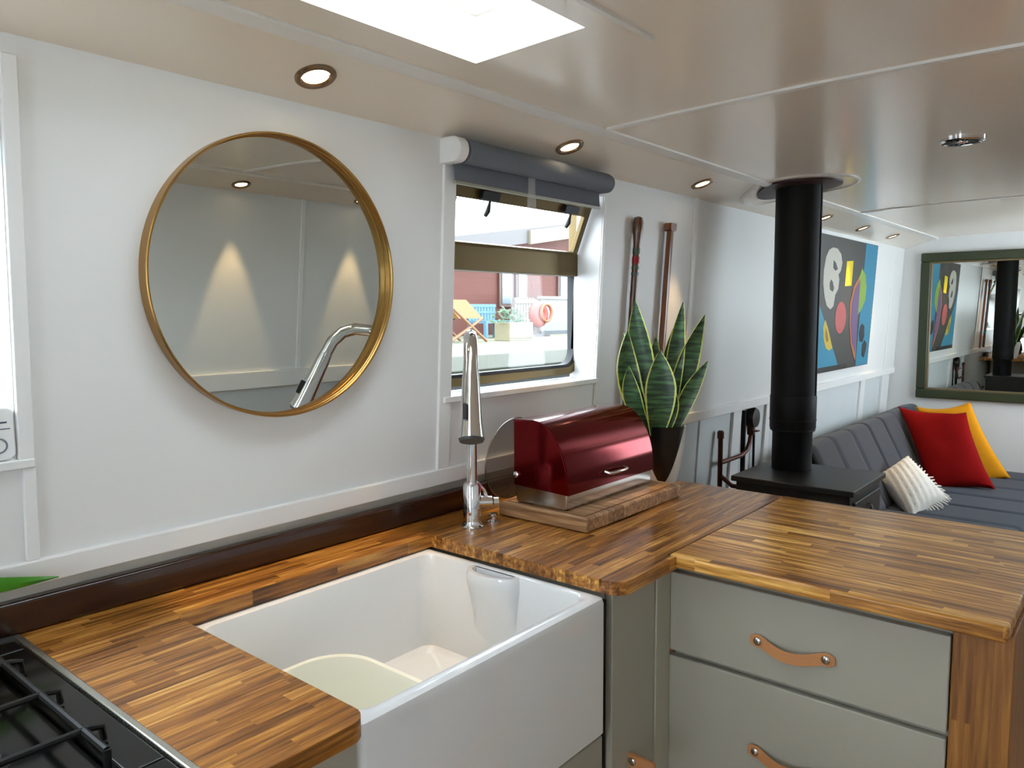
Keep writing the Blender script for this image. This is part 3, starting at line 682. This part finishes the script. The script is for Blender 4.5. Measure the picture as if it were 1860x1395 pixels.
t = Thing('corner_cabinet', 'sage grey corner cabinet between the sink and the drawers', 'cabinet', (1.37, 1.1, 0))
t.part('carcass', MB().box(1.275, 1.530, .825, 1.43, .02, .871), m_sage)
dr_ = t.part('door', MB().box(1.277, 1.450, .8055, .823, .11, .868), m_sage, bevel=.002)
tx = 1.344; ya = at(1190, 1386, 0, tx).y; zc_ = .482
tb_ = MB().loft([[(tx-.004, .806, zc_+.015), (tx-.004, .806, zc_-.015), (tx+.004, .806, zc_-.015), (tx+.004, .806, zc_+.015)], [(tx-.005, (ya+.806)/2, zc_+.014), (tx-.005, (ya+.806)/2, zc_-.014), (tx+.005, (ya+.806)/2, zc_-.014), (tx+.005, (ya+.806)/2, zc_+.014)], [(tx-.004, ya, zc_+.013), (tx-.004, ya, zc_-.013), (tx+.004, ya, zc_-.013), (tx+.004, ya, zc_+.013)]])
t.part('pull_tab', tb_, m_leather, dr_, label='folded tan leather pull tab', bevel=.002)
t.part('screw_head', MB().lathe([(.001, 0), (.0085, 0), (.0085, .003), (.006, .0048), (.001, .005)], (tx-.004, .794, zc_), (-1, 0, 0), 24), m_steel, dr_, label='round steel screw head')
t.part('corner_post', MB().box(1.452, 1.5145, .802, .824, .02, .871), m_sagel, bevel=.002)  # light caught by the raised stile is put into its paler colour

t = Thing('sink_cabinet', 'sage grey cabinet beneath the belfast sink', 'cabinet', (.94, 1.1, 0))
t.part('carcass', MB().box(.648, 1.246, .842, 1.42, .02, .573), m_sage)
t.part('door', MB().box(.650, .950, .818, .838, .11, .566), m_sage, bevel=.003); t.part('door', MB().box(.956, 1.262, .818, .838, .11, .566), m_sage, bevel=.003)
t.part('gap_shade_strip', MB().box(1.264, 1.272, .818, 1.40, .11, .85), m_dark)  # dark strip stands in for the shaded gap beside the sink
t = Thing('base_cabinet', 'sage grey base cabinet left of the sink under the worktop corner', 'cabinet', (.52, 1.1, 0))
t.part('carcass', MB().box(.425, .626, .825, 1.42, .02, .871), m_sage); t.part('door', MB().box(.427, .626, .803, .823, .11, .862), m_sage, bevel=.003)

# ---------------------------------------------------------------- gas hob
t = Thing('gas_hob', 'black enamel gas cooker top with cast iron pan supports', 'hob', (.10, 1.1, 0))
hb_ = t.part('body', MB().box(-.18, .403, .825, 1.410, .02, .880), m_enam)
t.part('hob_plate', ring_rect(MB(), -.135, .356, .880, 1.350, .046, .880, .902).box(-.135, .356, .880, 1.350, .878, .886), m_enam, bevel=.004, seg=3)
t.part('edge_strip', MB().box(.404, .4155, .800, 1.412, .872, .9045), m_alu, bevel=.003, label='pale metal strip along the worktop joint')
for bx, by, r in ((.24, 1.04, .045), (.24, 1.26, .035), (-.02, 1.04, .035), (-.02, 1.26, .045)):
    bo = t.part('burner', MB().lathe([(.001, .886), (r, .886), (r, .896), (r*.8, .900), (r*.8, .906), (.001, .908)], (bx, by, 0), n=32), m_iron)
gr = MB()
def bar(a, b, r=.0042): gr.tube([a, b], r, 8)
for y_ in (1.252, 1.11, .972):
    gr.tube([(-.12, y_, .926), (.352, y_, .926), (.366, y_, .922), (.368, y_, .905)], .0045, 8)
for x_ in (.345, .105, -.11):
    gr.tube([(x_, .905, .926), (x_, 1.33, .926)], .0045, 8)
for x_ in (.24, -.02):
    for dy in (-.05, .05): gr.tube([(x_, 1.11+dy*2.1, .926), (x_, 1.11+dy*.9, .926)], .0042, 8)
for x_ in (.345, -.11):
    for y_ in (.905, 1.33): gr.cyl((x_, y_, .885), (x_, y_, .928), .005, n=8)
t.part('pan_support', gr, m_iron)
t.part('control_panel', MB().box(-.18, .396, .800, .824, .78, .880), m_enam, bevel=.004)

# green leaf at the left edge
n = 12; rows = []
for i in range(n+1):
    s = i/n; p = at(105-215*s, 1046+14*s, 1, 1.388); wd = .0015+.020*sin(min(1, s*1.1)*pi/2)
    rows.append([p+Vector((0, -.003, wd*.25)), p+Vector((0, -.006, -wd*.5)), p+Vector((0, -.003, -wd*1.25)), p+Vector((0, 0, -wd*.5))])
gl = Thing('green_leaf', 'bright green pointed leaf reaching in over the upstand at the far left', 'leaf', (.30, 1.386, .96))
gl.part('blade', MB().loft(rows), m_greenp)
gl.part('stalk', MB().tube([at(-100, 1068, 1, 1.386), (.25, 1.386, .955), (.24, 1.386, .903)], .004, 8), m_greenp)

# ---------------------------------------------------------------- alarm on the left sill
ay0 = wy(1.24)-.006
t = Thing('gas_alarm', 'white rounded carbon monoxide alarm standing on the left window sill', 'alarm', (.375, ay0+.014, 1.1975))
ar = rrect(.318, .424, 1.1975, 1.283, (.012,)*4)
ab = t.part('case', MB().prism([(x, ay0, z) for x, z in ar], (0, .028, 0)), m_plastic, bevel=.003)
t.part('print', MB().box(.385, .417, ay0-.0006, ay0+.001, 1.248, 1.2495).box(.385, .413, ay0-.0006, ay0+.001, 1.258, 1.2605).box(.395, .404, ay0-.0006, ay0+.001, 1.268, 1.270), flat('grey_print', 70, 78, 100), ab)
t.part('button', MB().lathe([(.010, 0), (.0125, 0), (.0125, .0012), (.010, .0012)], (.400, ay0, 1.222), (0, -1, 0), 32, loop=True), flat('grey_ring', 120, 124, 135), ab)

# ---------------------------------------------------------------- stove and flue
fc = Vector((3.12, 1.11, 0))
t = Thing('wood_stove', 'squat black multi-fuel stove behind the end of the worktop', 'stove', (3.04, 1.01, 0))
body = t.part('body', MB().box(2.845, 3.238, .800, 1.228, .22, .765), m_stove, bevel=.004)
t.part('top_plate', MB().box(2.826, 3.255, .782, 1.242, .765, .786), m_stove, bevel=.003)
dd = t.part('door', MB().box(2.875, 3.208, .788, .799, .30, .735), m_stove, bevel=.003)
t.part('door_glass', MB().box(2.92, 3.165, .785, .7885, .36, .66), m_enam, dd)
t.part('handle', MB().tube([(3.02, .789, .705), (3.02, .772, .705), (3.02, .768, .69), (3.02, .768, .66)], .005, 10), m_steel, dd)
for x_ in (2.875, 3.208):
    for y_ in (.83, 1.19): t.part('leg', MB().box(x_-.02, x_+.02, y_-.02, y_+.02, .06, .22), m_stove, bevel=.002)
solo('hearth', MB().box(2.60, 3.50, .62, 1.42, 0, .06), flat('slate_hearth', 60, 60, 62), 'dark slate hearth under the stove', 'hearth')
t = Thing('flue_pipe', 'thick black flue pipe rising from the stove to the ceiling', 'flue', (3.12, 1.11, .787))
t.part('pipe', MB().lathe([(.088, .945), (.088, 1.02), (.0885, 1.10), (.0885, 1.945)], fc, n=56), m_black)
t.part('socket', MB().lathe([(.001, .787), (.078, .787), (.078, .935), (.090, .955), (.0905, 1.085), (.088, 1.09), (.001, 1.09)], fc, n=56), m_black)
t.part('band', MB().lathe([(.0885, .985), (.0915, .986), (.0915, .992), (.0885, .993)], fc, n=56, loop=True), m_black)
t.part('seam', MB().box(3.116, 3.122, 1.018, 1.0225, 1.09, 1.92), m_black)
def coll(r0, r1, h, seg=64):
    rings = []
    for r, dz in ((r0, -h), (r1, -h*.6), (r1, .002), (r0, .002)):
        rings.append([(fc.x+r*cos(2*pi*k/seg), fc.y+r*sin(2*pi*k/seg), cz(fc.y+r*sin(2*pi*k/seg))+dz) for k in range(seg)])
    return MB().loft(rings, loop=True)
t.part('ceiling_collar', coll(.087, .160, .012), m_collar, label='dark red-brown metal collar')
t.part('ceiling_ring', coll(.215, .224, .006), m_ceilt, label='thin raised white ring on the ceiling')

# copper gas pipe and the black socket outlet
yl = 1.448
t = Thing('copper_pipe', 'dark copper pipe with a side branch rising beside the stove', 'pipe', (3.12, 1.43, .3))
t.part('riser', MB().tube([(3.155, 1.437, .3), (3.155, 1.437, .905)], .011, 14).cyl((3.155, 1.437, .87), (3.155, 1.437, .90), .015, n=14), m_copper)
t.part('branch', MB().tube([(3.155, 1.437, .760), (3.38, 1.437, .760), (3.44, 1.437, .775), (3.475, 1.437, .81), (3.49, 1.437, .86), (3.49, 1.437, .90)], .010, 14).tube([(3.155, 1.43, .70), (3.155, 1.38, .665), (3.155, 1.25, .665)], .010, 12), m_copper)
t.part('valve', MB().cyl((3.49, 1.437, .845), (3.49, 1.437, .885), .018, n=14).box(3.475, 3.505, 1.40, 1.43, .862, .868), m_copper)
t = Thing('wall_socket', 'round black plastic wall socket on a dark upright board behind the flue', 'socket', (3.52, 1.44, .70))
t.part('backboard', MB().box(3.425, 3.435, 1.440, 1.46, .66, .965).box(3.565, 3.572, 1.45, 1.46, .66, .965), m_dark)
t.part('housing', MB().lathe([(.001, 0), (.048, 0), (.050, .02), (.044, .036), (.001, .040)], (3.50, 1.452, .925), (0, -1, 0), 32), m_black_pl)

# ---------------------------------------------------------------- painting
PX0, PX1, PZ0, PZ1 = 4.08, 5.195, 1.088, 1.832
t = Thing('abstract_painting', 'colourful abstract canvas of a white figure, yellow bar and blue edges behind the flue', 'painting', ((PX0+PX1)/2, wy(1.09)-.02, PZ0))
def pp(x, z, d): return Vector((x, wy(z)-d, z))
cv = t.part('canvas', lean(MB(), PX0, PX1, PZ0, PZ1, .032, .002), flat('charcoal_paint', 56, 54, 51))
def shape(name, pts, col, d=.0335, lab=None):
    r0 = [pp(x, z, .0322) for x, z in pts]; r1 = [pp(x, z, d) for x, z in pts]
    t.part(name, MB().loft([r0, r1]), flat('paint', *[int(c*.88) for c in col]), cv, label=lab)
def ell(cx, cz_, rx, rz, n=28, a0=0, a1=360, rot=0):
    o = []
    for k in range(n):
        a = radians(a0+(a1-a0)*k/(n if a1-a0 == 360 else n-1)); x, z = rx*cos(a), rz*sin(a)
        o.append((cx+x*cos(rot)-z*sin(rot), cz_+x*sin(rot)+z*cos(rot)))
    return o
def px2(pxs): # photo pixels on the canvas -> x,z
    r = []
    for x, y in pxs:
        p = at(x, y, 1, 1.372); r.append((min(PX1-.004, max(PX0, p.x)), min(PZ1-.004, max(PZ0+.004, p.z))))
    return r
shape('black_edge', [(PX0, PZ0), (4.75, PZ0), (4.75, PZ0+.03), (PX0, PZ0+.03)], (30, 28, 28))
bl = [(4.93, PZ1-.004), (4.93, PZ0+.004), (5.19, PZ0+.004)]
for k in range(24): z = PZ0+.004+(PZ1-PZ0-.008)*(k+.5)/24; bl += [(5.19, z-.008), (5.178, z-.008), (5.178, z+.008), (5.19, z+.008)]
bl += [(5.19, PZ1-.004)]
shape('blue_strip', bl, (52, 142, 176))
shape('blue_triangle', px2([(1484, 550), (1523, 658), (1484, 668)])[0:2]+[(4.58, PZ0+.03), (PX0+.004, PZ0+.03), (PX0+.004, 1.62)], (52, 150, 186))
shape('green_disc', px2([(1559, 487), (1566, 500), (1569, 520), (1568, 545), (1562, 562), (1556, 572), (1553, 540), (1555, 505)]), (150, 186, 70), .0345)
shape('orange_rim', px2([(1556, 500), (1546, 520), (1541, 550), (1542, 590), (1546, 625), (1553, 650), (1556, 655)]), (196, 122, 80), .0342)
shape('purple_disc', px2([(1557, 508), (1549, 525), (1544, 552), (1544, 590), (1548, 622), (1555, 640)]), (122, 92, 140), .0350)
shape('red_disc', px2([(1525+10*cos(2*pi*k/24), 577+29*sin(2*pi*k/24)) for k in range(24)]), (196, 96, 96))
shape('yellow_bar', px2([(1531, 475), (1543, 474), (1542, 519), (1530, 520)]), (246, 222, 16))
shape('yellow_drop', px2([(1497, 580), (1503, 596), (1509, 618), (1513, 632), (1507, 637), (1500, 632), (1496, 615), (1494, 595)]), (226, 196, 62), .0345)
shape('yellow_core', px2([(1499, 596), (1502, 604), (1505, 618), (1502, 622), (1499, 612)]), (160, 120, 50), .0352)
shape('white_figure', px2([(1505, 450), (1513, 452), (1520, 462), (1523, 478), (1521, 492), (1517, 499), (1519, 508), (1518, 525), (1513, 536), (1511, 556), (1506, 562), (1499, 556), (1494, 540), (1490, 515), (1490, 490), (1493, 466), (1498, 454)]), (216, 212, 198))
shape('figure_eye', px2([(1507, 473), (1511, 478), (1515, 489), (1511, 492), (1507, 487)]), (60, 56, 52), .0348)
shape('figure_eye', px2([(1504, 508), (1507, 512), (1510, 524), (1508, 530), (1503, 526), (1502, 515)]), (60, 56, 52), .0348)
shape('black_mark', px2([(1565, 588), (1569, 592), (1570, 610), (1567, 622), (1562, 620), (1560, 606), (1562, 592)]), (18, 18, 22), .0345)
shape('black_mark', px2([(1571, 618), (1575, 624), (1574, 636), (1571, 650), (1567, 646), (1567, 626)]), (18, 18, 22), .0345)

# ---------------------------------------------------------------- green framed mirror on the end wall
t = Thing('framed_mirror', 'large rectangular mirror in an olive green frame on the end wall', 'mirror', (5.96, .55, .81))
my0, my1, mz0, mz1 = -.20, 1.262, .815, 1.822
def yframe(mb, y0, y1, z0, z1, w_, xa, xb):
    mb.box(xa, xb, y0, y1, z0, z0+w_); mb.box(xa, xb, y0, y1, z1-w_, z1); mb.box(xa, xb, y0, y0+w_, z0+w_, z1-w_); return mb.box(xa, xb, y1-w_, y1, z0+w_, z1-w_)
fr = t.part('frame', yframe(MB(), my0, my1, mz0, mz1, .062, 5.958, 5.998), m_olive, bevel=.008, seg=3)
t.part('bead', yframe(MB(), my0+.060, my1-.060, mz0+.060, mz1-.060, .012, 5.966, 5.99), m_gold, fr, bevel=.003)
t.part('mirror_glass', MB().box(5.980, 5.990, my0+.055, my1-.055, mz0+.055, mz1-.055), m_mirror)

# ---------------------------------------------------------------- futon sofa
t = Thing('futon_sofa', 'charcoal grey fabric sofa bed with padded back beside the stove', 'sofa', (4.8, .85, 0))
def padded(x0, x1, prof_top, nx, ny, pad, seams, cross=None):
    """closed pad: prof(v)->(y,z,ny,nz) sweeps the face; seams dent it at regular spacing along x"""
    rings = []
    for i in range(nx+1):
        x = x0+(x1-x0)*i/nx; ring = []
        fx = min(1, min(i, nx-i)/2.0)**.5
        for j in range(ny):
            y, z, n1, n2 = prof_top(j/ny)
            s = ((x-x0)/seams) % 1; dent = pad*max(0, 1-min(s, 1-s)*seams/.022)
            sh_ = (1-fx)*.03+dent*(1 if cross is None else cross(j/ny))
            ring.append((x, y-n1*sh_, z-n2*sh_))
        rings.append(ring)
    return MB().loft(rings)
def rbox_prof(pts, r):
    """rounded closed outline through a quad given in y,z; returns sampler with normals"""
    P_ = [Vector(p) for p in pts]; n = len(P_); out_ = []
    for i in range(n):
        a, b_, c = P_[i-1], P_[i], P_[(i+1) % n]; u = (a-b_).normalized(); v = (c-b_).normalized()
        for k in range(7):
            s = k/6; q = (1-s)**2*(b_+u*r)+2*s*(1-s)*b_+s*s*(b_+v*r); out_.append(q)
        for k in range(1, 5): out_.append((b_+v*r).lerp(c+(b_-c).normalized()*r, k/5))
    cen = sum(P_, Vector((0, 0)))/n; N_ = len(out_)
    def f(v):
        i = int(round(v*N_)) % N_; p = out_[i]; d = (out_[(i+1) % N_]-out_[i-1]).normalized(); nn = Vector((d.y, -d.x))
        if nn.dot(p-cen) < 0: nn = -nn
        return p.x, p.y, nn.x, nn.y
    return f, N_
f, N_ = rbox_prof([(.42, .20), (1.12, .20), (1.12, .375), (.42, .375)], .05)
t.part('seat', padded(3.74, 5.90, f, 120, N_, .018, .31), m_sofa)
f, N_ = rbox_prof([(1.02, .36), (1.21, .34), (1.37, .75), (1.235, .79)], .05)
t.part('backrest', padded(3.74, 5.90, f, 120, N_, .020, .31), m_sofa)
t.part('back_frame', MB().hexa([(3.70, 1.08, .34), (5.9, 1.08, .34), (5.9, 1.21, .30), (3.70, 1.21, .30), (3.70, 1.28, .74), (5.9, 1.28, .74), (5.9, 1.39, .70), (3.70, 1.39, .70)]), m_sofadark, bevel=.01)
t.part('end_panel', MB().hexa([(3.69, 1.00, .36), (3.738, 1.00, .36), (3.738, 1.21, .33), (3.69, 1.21, .33), (3.69, 1.22, .765), (3.738, 1.22, .765), (3.738, 1.37, .735), (3.69, 1.37, .735)]), m_sofadark, bevel=.02, seg=3)
for x_ in (3.9, 5.75):
    for y_ in (.48, 1.08): t.part('leg', MB().cyl((x_, y_, 0), (x_, y_, .21), .018, n=14), m_chrome)

# cushions
def cushion(name, label, cs, th, m, ridges=0, tassel=False, n=28, fringe=0):
    A, B, C_, D = [Vector(c) for c in cs]; cen = (A+B+C_+D)/4
    nrm = ((B-A).cross(D-A)).normalized()
    if nrm.dot(CAM-cen) < 0: nrm = -nrm
    t = Thing(name, label, 'cushion', (cen.x, cen.y, min(c[2] for c in cs)), 'cushions on the sofa')
    grid = []
    for side in (1, -1):
        for i in range(n+1):
            for j in range(n+1):
                u, v = i/n, j/n; uu, vv = u*2-1, v*2-1
                pin = .055*(1-abs(uu)**2)*abs(vv)**6; pin2 = .055*(1-abs(vv)**2)*abs(uu)**6
                pu, pv = u+(-pin2 if uu > 0 else pin2), v+(-pin if vv > 0 else pin)
                p = (A*(1-pu)+B*pu)*(1-pv)+(D*(1-pu)+C_*pu)*pv
                h = max(0, (1-uu*uu)*(1-vv*vv))**.42*th/2
                h *= 1+.10*noise.noise(p*9)
                if ridges and side == 1: h += .006*abs(sin(pi*ridges*(u+v*.25)))*min(1, h/.02)
                grid.append(p+nrm*h*side)
    N1 = (n+1)**2; F = []
    for s in (0, 1):
        for i in range(n):
            for j in range(n):
                q = [s*N1+i*(n+1)+j, s*N1+(i+1)*(n+1)+j, s*N1+(i+1)*(n+1)+j+1, s*N1+i*(n+1)+j+1]; F.append(q if s == 0 else q[::-1])
    mb = MB(); mb.v = grid; mb.f = F
    bm_o = t.part('cover', mb, m)
    bm = bmesh.new(); bm.from_mesh(bm_o.data); bmesh.ops.remove_doubles(bm, verts=bm.verts, dist=.0004); bmesh.ops.recalc_face_normals(bm, faces=bm.faces); bm.to_mesh(bm_o.data); bm.free()
    if fringe:
        mb = MB(); random.seed(3)
        for a, b_ in ((B, C_), (C_, D)):
            for k in range(fringe):
                s = (k+.5)/fringe; p = a.lerp(b_, s); p = p+(cen-p)*.075
                o_ = (p-cen).normalized(); q = p+o_*.035+Vector((random.uniform(-.008, .008), random.uniform(-.008, .008), -.008+random.uniform(-.005, .005)))
                mb.tube([p, p+o_*.018, q], [.0045, .005, .003], 6)
        t.part('fringe', mb, m, kind='stuff')
    return t
def A_(px, py, ax, v): return at(px, py, ax, v)
cushion('cushion', 'mustard yellow cushion propped behind the red cushion', [A_(1662, 738, 0, 5.62), A_(1762, 730, 0, 5.62), A_(1836, 868, 0, 5.62), A_(1735, 905, 0, 5.62)], .12, m_cyel)
cushion('cushion', 'crimson red velvet cushion leaning on the sofa back', [A_(1631, 738, 0, 5.42), A_(1755, 749, 0, 5.32), A_(1809, 889, 0, 5.18), A_(1688, 896, 0, 5.10)], .17, m_cred)
cushion('cushion', 'ivory knitted cushion with a fringe, nearest the stove', [A_(1588, 868, 0, 4.50), A_(1648, 828, 0, 4.66), A_(1722, 905, 0, 4.58), A_(1655, 950, 0, 4.34)], .17, m_cwht, ridges=7, fringe=16)

# ---------------------------------------------------------------- outside: quay, cabin and yard furniture
m_conc = mat('pale_concrete', srgb(94, 94, 85), .8, var=.15, vscale=3, bump=.2, bscale=8)
m_grass = mat('dry_grass_and_gravel', srgb(94, 94, 74), .95, var=.25, vscale=4, bump=.3)
m_water = mat('canal_water', srgb(34, 42, 42), .08, var=.1, bump=.3, bscale=3)
m_clad = mat('red_cedar_cladding', srgb(94, 54, 46), .7, var=.12, vscale=4)
nt = m_clad.node_tree; g_ = nt.nodes.new('ShaderNodeNewGeometry'); s_ = nt.nodes.new('ShaderNodeSeparateXYZ'); nt.links.new(g_.outputs['Position'], s_.inputs[0])
fr_ = mnode(nt, 'FRACT', mnode(nt, 'DIVIDE', s_.outputs[2], .12)); bb = nt.nodes.new('ShaderNodeBump'); bb.inputs['Distance'].default_value = .03; bb.inputs['Strength'].default_value = 1
nt.links.new(fr_, bb.inputs['Height']); nt.links.new(bb.outputs[0], nt.nodes['Principled BSDF'].inputs['Normal'])
struct('quay_ground', MB().box(0, 40, 6.0, 30, .70, .95), m_grass)
struct('quay_edge', MB().box(0, 9.4, 5.8, 6.2, .78, .965).box(9.4, 40, 5.2, 6.2, .78, .965), m_conc, bevel=.02)
struct('quay_wall', MB().box(0, 40, 6.22, 6.4, -.5, .78), mat('wet_stone', srgb(49, 51, 46), .7, var=.3, vscale=3))
struct('canal_surface', MB().box(-10, 40, 1.8, 6.3, .40, .5), m_water)
YB = 11.0
def b2(px, py): p = at(px, py, 1, YB); return p.x, p.z
zr0 = at(818, 424, 1, YB).z; zr1 = at(1028, 400, 1, YB).z; xa_, xb_ = at(818, 424, 1, YB).x, at(1028, 400, 1, YB).x
sl = (zr1-zr0)/(xb_-xa_); xl, xr = xa_-3, xb_+5
zt = lambda x: zr0+(x-xa_)*sl
t = Thing('timber_cabin', 'red-brown timber clad cabin across the water beyond the window', 'cabin', (xa_, YB+1, .95))
t.part('wall', MB().hexa([(xl, YB, .95), (xr, YB, .95), (xr, YB+3, .95), (xl, YB+3, .95), (xl, YB, zt(xl)-.35), (xr, YB, zt(xr)-.35), (xr, YB+3, zt(xr)-.35), (xl, YB+3, zt(xl)-.35)]), m_clad)
t.part('roof', MB().hexa([(xl-.3, YB-.5, zt(xl)-.40), (xr+.3, YB-.5, zt(xr)-.40), (xr+.3, YB+3.3, zt(xr)-.38), (xl-.3, YB+3.3, zt(xl)-.38), (xl-.3, YB-.5, zt(xl)-.08), (xr+.3, YB-.5, zt(xr)-.08), (xr+.3, YB+3.3, zt(xr)), (xl-.3, YB+3.3, zt(xl))]), flat('grey_roof', 79, 75, 74))
x0_, _z = b2(928, 415); x1_, _z = b2(1032, 415)
t.part('fascia', MB().hexa([(x0_, YB-.56, zt(x0_)-.42), (x1_, YB-.56, zt(x1_)-.42), (x1_, YB-.5, zt(x1_)-.42), (x0_, YB-.5, zt(x0_)-.42), (x0_, YB-.56, zt(x0_)-.12), (x1_, YB-.56, zt(x1_)-.12), (x1_, YB-.5, zt(x1_)-.12), (x0_, YB-.5, zt(x0_)-.12)]), flat('pale_board', 112, 104, 84))
m_pane = mat('pale_reflecting_pane', srgb(105, 115, 121), .2)
for a, b_ in ((908, 925), (938, 951), (1014, 1034)):
    (wx0, wz0), (wx1, wz1) = b2(a, 546), b2(b_, 482)
    wo = t.part('window', MB().box(wx0-.08, wx1+.08, YB-.06, YB-.01, 1.55, wz1+.25), flat('brown_window_frame', 79, 53, 43))
    t.part('pane', MB().box(wx0, wx1, YB-.075, YB-.055, 1.62, wz1+.15), m_pane, wo)
YF = 10.0
def f2(px, py, y=YF): p = at(px, py, 1, y); return p.x, p.z
# fence
fx0, fz = f2(983, 543); fx1, _ = f2(1048, 543)
t = Thing('panel_fence', 'pale grey panelled fence in front of the timber cabin', 'fence', ((fx0+fx1)/2, YF, .95))
t.part('panel', MB().box(fx0, fx1, YF, YF+.05, 1.02, fz), flat('pale_grey_paint', 105, 102, 98))
t.part('cap_rail', MB().box(fx0-.05, fx1, YF-.03, YF+.08, fz, fz+.06), flat('pale_rail', 116, 113, 110))
t.part('kickboard', MB().box(fx0, fx1, YF-.01, YF+.06, .95, 1.03), flat('dark_board', 57, 60, 64))
gx0, gz = f2(944, 540); gx1, _ = f2(980, 540)
t = Thing('picket_gate', 'pale picket gate behind the orange hose', 'gate', ((gx0+gx1)/2, YF+.1, .95))
for k in range(8): xx = gx0+(gx1-gx0)*k/7; t.part('picket', MB().box(xx-.04, xx+.04, YF+.1, YF+.13, .95, gz), flat('weathered_picket', 102, 90, 83))
t.part('rail', MB().box(gx0-.05, gx1+.05, YF+.07, YF+.1, gz-.12, gz-.04), flat('weathered_rail', 112, 104, 98))
# hose reel
YH = 9.3
hc = at(978, 571, 1, YH); hr = (at(996, 571, 1, YH)-hc).length*.82
t = Thing('hose_reel', 'round orange coiled hose reel standing in front of the fence', 'hose reel', (hc.x, YH, .95))
t.part('hose', MB().lathe([(hr*.55+hr*.45*cos(a), .10*sin(a)) for a in [2*pi*k/12 for k in range(12)]], hc, (0, -1, 0), 40, loop=True), flat('orange_red_hose', 128, 46, 30))
t.part('coil', MB().lathe([(hr*.62+.03*cos(a), .03*sin(a)+.12) for a in [2*pi*k/10 for k in range(10)]], hc+Vector((.1, 0, .03)), (0, -1, 0), 40, loop=True), flat('bright_orange_hose', 136, 68, 34))
t.part('hub', MB().cyl(hc+Vector((0, .1, 0)), hc+Vector((0, -.08, 0)), hr*.25), flat('red_hub', 116, 34, 34))
t.part('stand', MB().box(hc.x-.3, hc.x+.3, YH-.06, YH+.06, .95, 1.0).box(hc.x-.05, hc.x+.05, YH+.11, YH+.16, .95, hc.z), flat('grey_stand', 63, 57, 57))
# bench
YBn = 9.6
(bx0_, bz1), (bx1_, _), (_, bzs), (_, _z) = f2(864, 552, YBn), f2(913, 552, YBn), f2(890, 582, YBn), f2(890, 606, YBn)
t = Thing('garden_bench', 'light blue slatted garden bench on the quay', 'bench', ((bx0_+bx1_)/2, YBn, .95))
m_bb = flat('light_blue_paint', 64, 98, 117)
mb = MB()
for k in range(9): xx = bx0_+.05+(bx1_-bx0_-.1)*k/8; mb.box(xx-.035, xx+.035, YBn+.18, YBn+.21, bzs, bz1-.04)
mb.box(bx0_, bx1_, YBn+.17, YBn+.22, bz1-.06, bz1).box(bx0_, bx1_, YBn+.17, YBn+.22, (bzs+bz1)/2-.02, (bzs+bz1)/2+.02)
t.part('backrest', mb, m_bb); t.part('seat', MB().box(bx0_, bx1_, YBn-.25, YBn+.2, bzs-.05, bzs), m_bb)
for xx in (bx0_+.03, bx1_-.03):
    for yy in (YBn-.22, YBn+.18): t.part('leg', MB().box(xx-.03, xx+.03, yy-.03, yy+.03, .95, bzs-.05), m_bb)
# planter with shrub
(qx0, qz), (qx1, _) = f2(914, 586, 8.4), f2(956, 586, 8.4)
t = Thing('planter_box', 'pale wooden planter box with a low green shrub on the quay', 'planter', ((qx0+qx1)/2, 8.4, .95))
t.part('box', MB().box(qx0, qx1, 8.25, 8.6, .95, qz).box(qx0-.02, qx1+.02, 8.23, 8.26, .99, 1.03), flat('pale_wood', 112, 105, 79), bevel=.01)
mb = MB(); random.seed(5)
for k in range(140):
    a = random.uniform(0, pi); rr_ = random.uniform(0, 1)**.5; c = Vector(((qx0+qx1)/2-.1+rr_*.42*cos(a), 8.42+random.uniform(-.14, .14), qz+rr_*.24*sin(a)))
    v = Vector((random.uniform(-1, 1), random.uniform(-1, 1), random.uniform(-.2, 1))).normalized()*.09; w_ = v.orthogonal().normalized()*.025
    mb.prism([c, c+v*.5+w_, c+v, c+v*.5-w_], v.cross(w_).normalized()*.004)
t.part('shrub', mb, flat('shrub_green', 56, 79, 51), kind='stuff')
# orange deck chair
pA, pB, pC = at(822, 545, 1, 8.7), at(852, 578, 1, 8.7), at(818, 582, 1, 8.7)
t = Thing('deck_chair', 'orange canvas deck chair at the left of the window view', 'deck chair', (pC.x, 8.7, .95))
t.part('canvas', MB().hexa([pA+Vector((-.5, -.3, .0)), pA+Vector((0, -.3, 0)), pA+Vector((0, .3, 0)), pA+Vector((-.5, .3, 0)), pB+Vector((-.55, -.3, .0)), pB+Vector((0, -.3, 0)), pB+Vector((0, .3, 0)), pB+Vector((-.55, .3, 0))]), flat('orange_canvas', 133, 94, 53))
t.part('frame', MB().tube([pA+Vector((-.5, -.3, 0)), (pB.x+.1, 8.4, .96)], .025, 8).tube([pA+Vector((-.5, .3, 0)), (pB.x+.1, 9.0, .96)], .025, 8).tube([pB+Vector((0, -.3, 0)), (pA.x-.4, 8.4, .96)], .025, 8).tube([pB+Vector((0, .3, 0)), (pA.x-.4, 9.0, .96)], .025, 8), flat('chair_wood', 116, 79, 51))
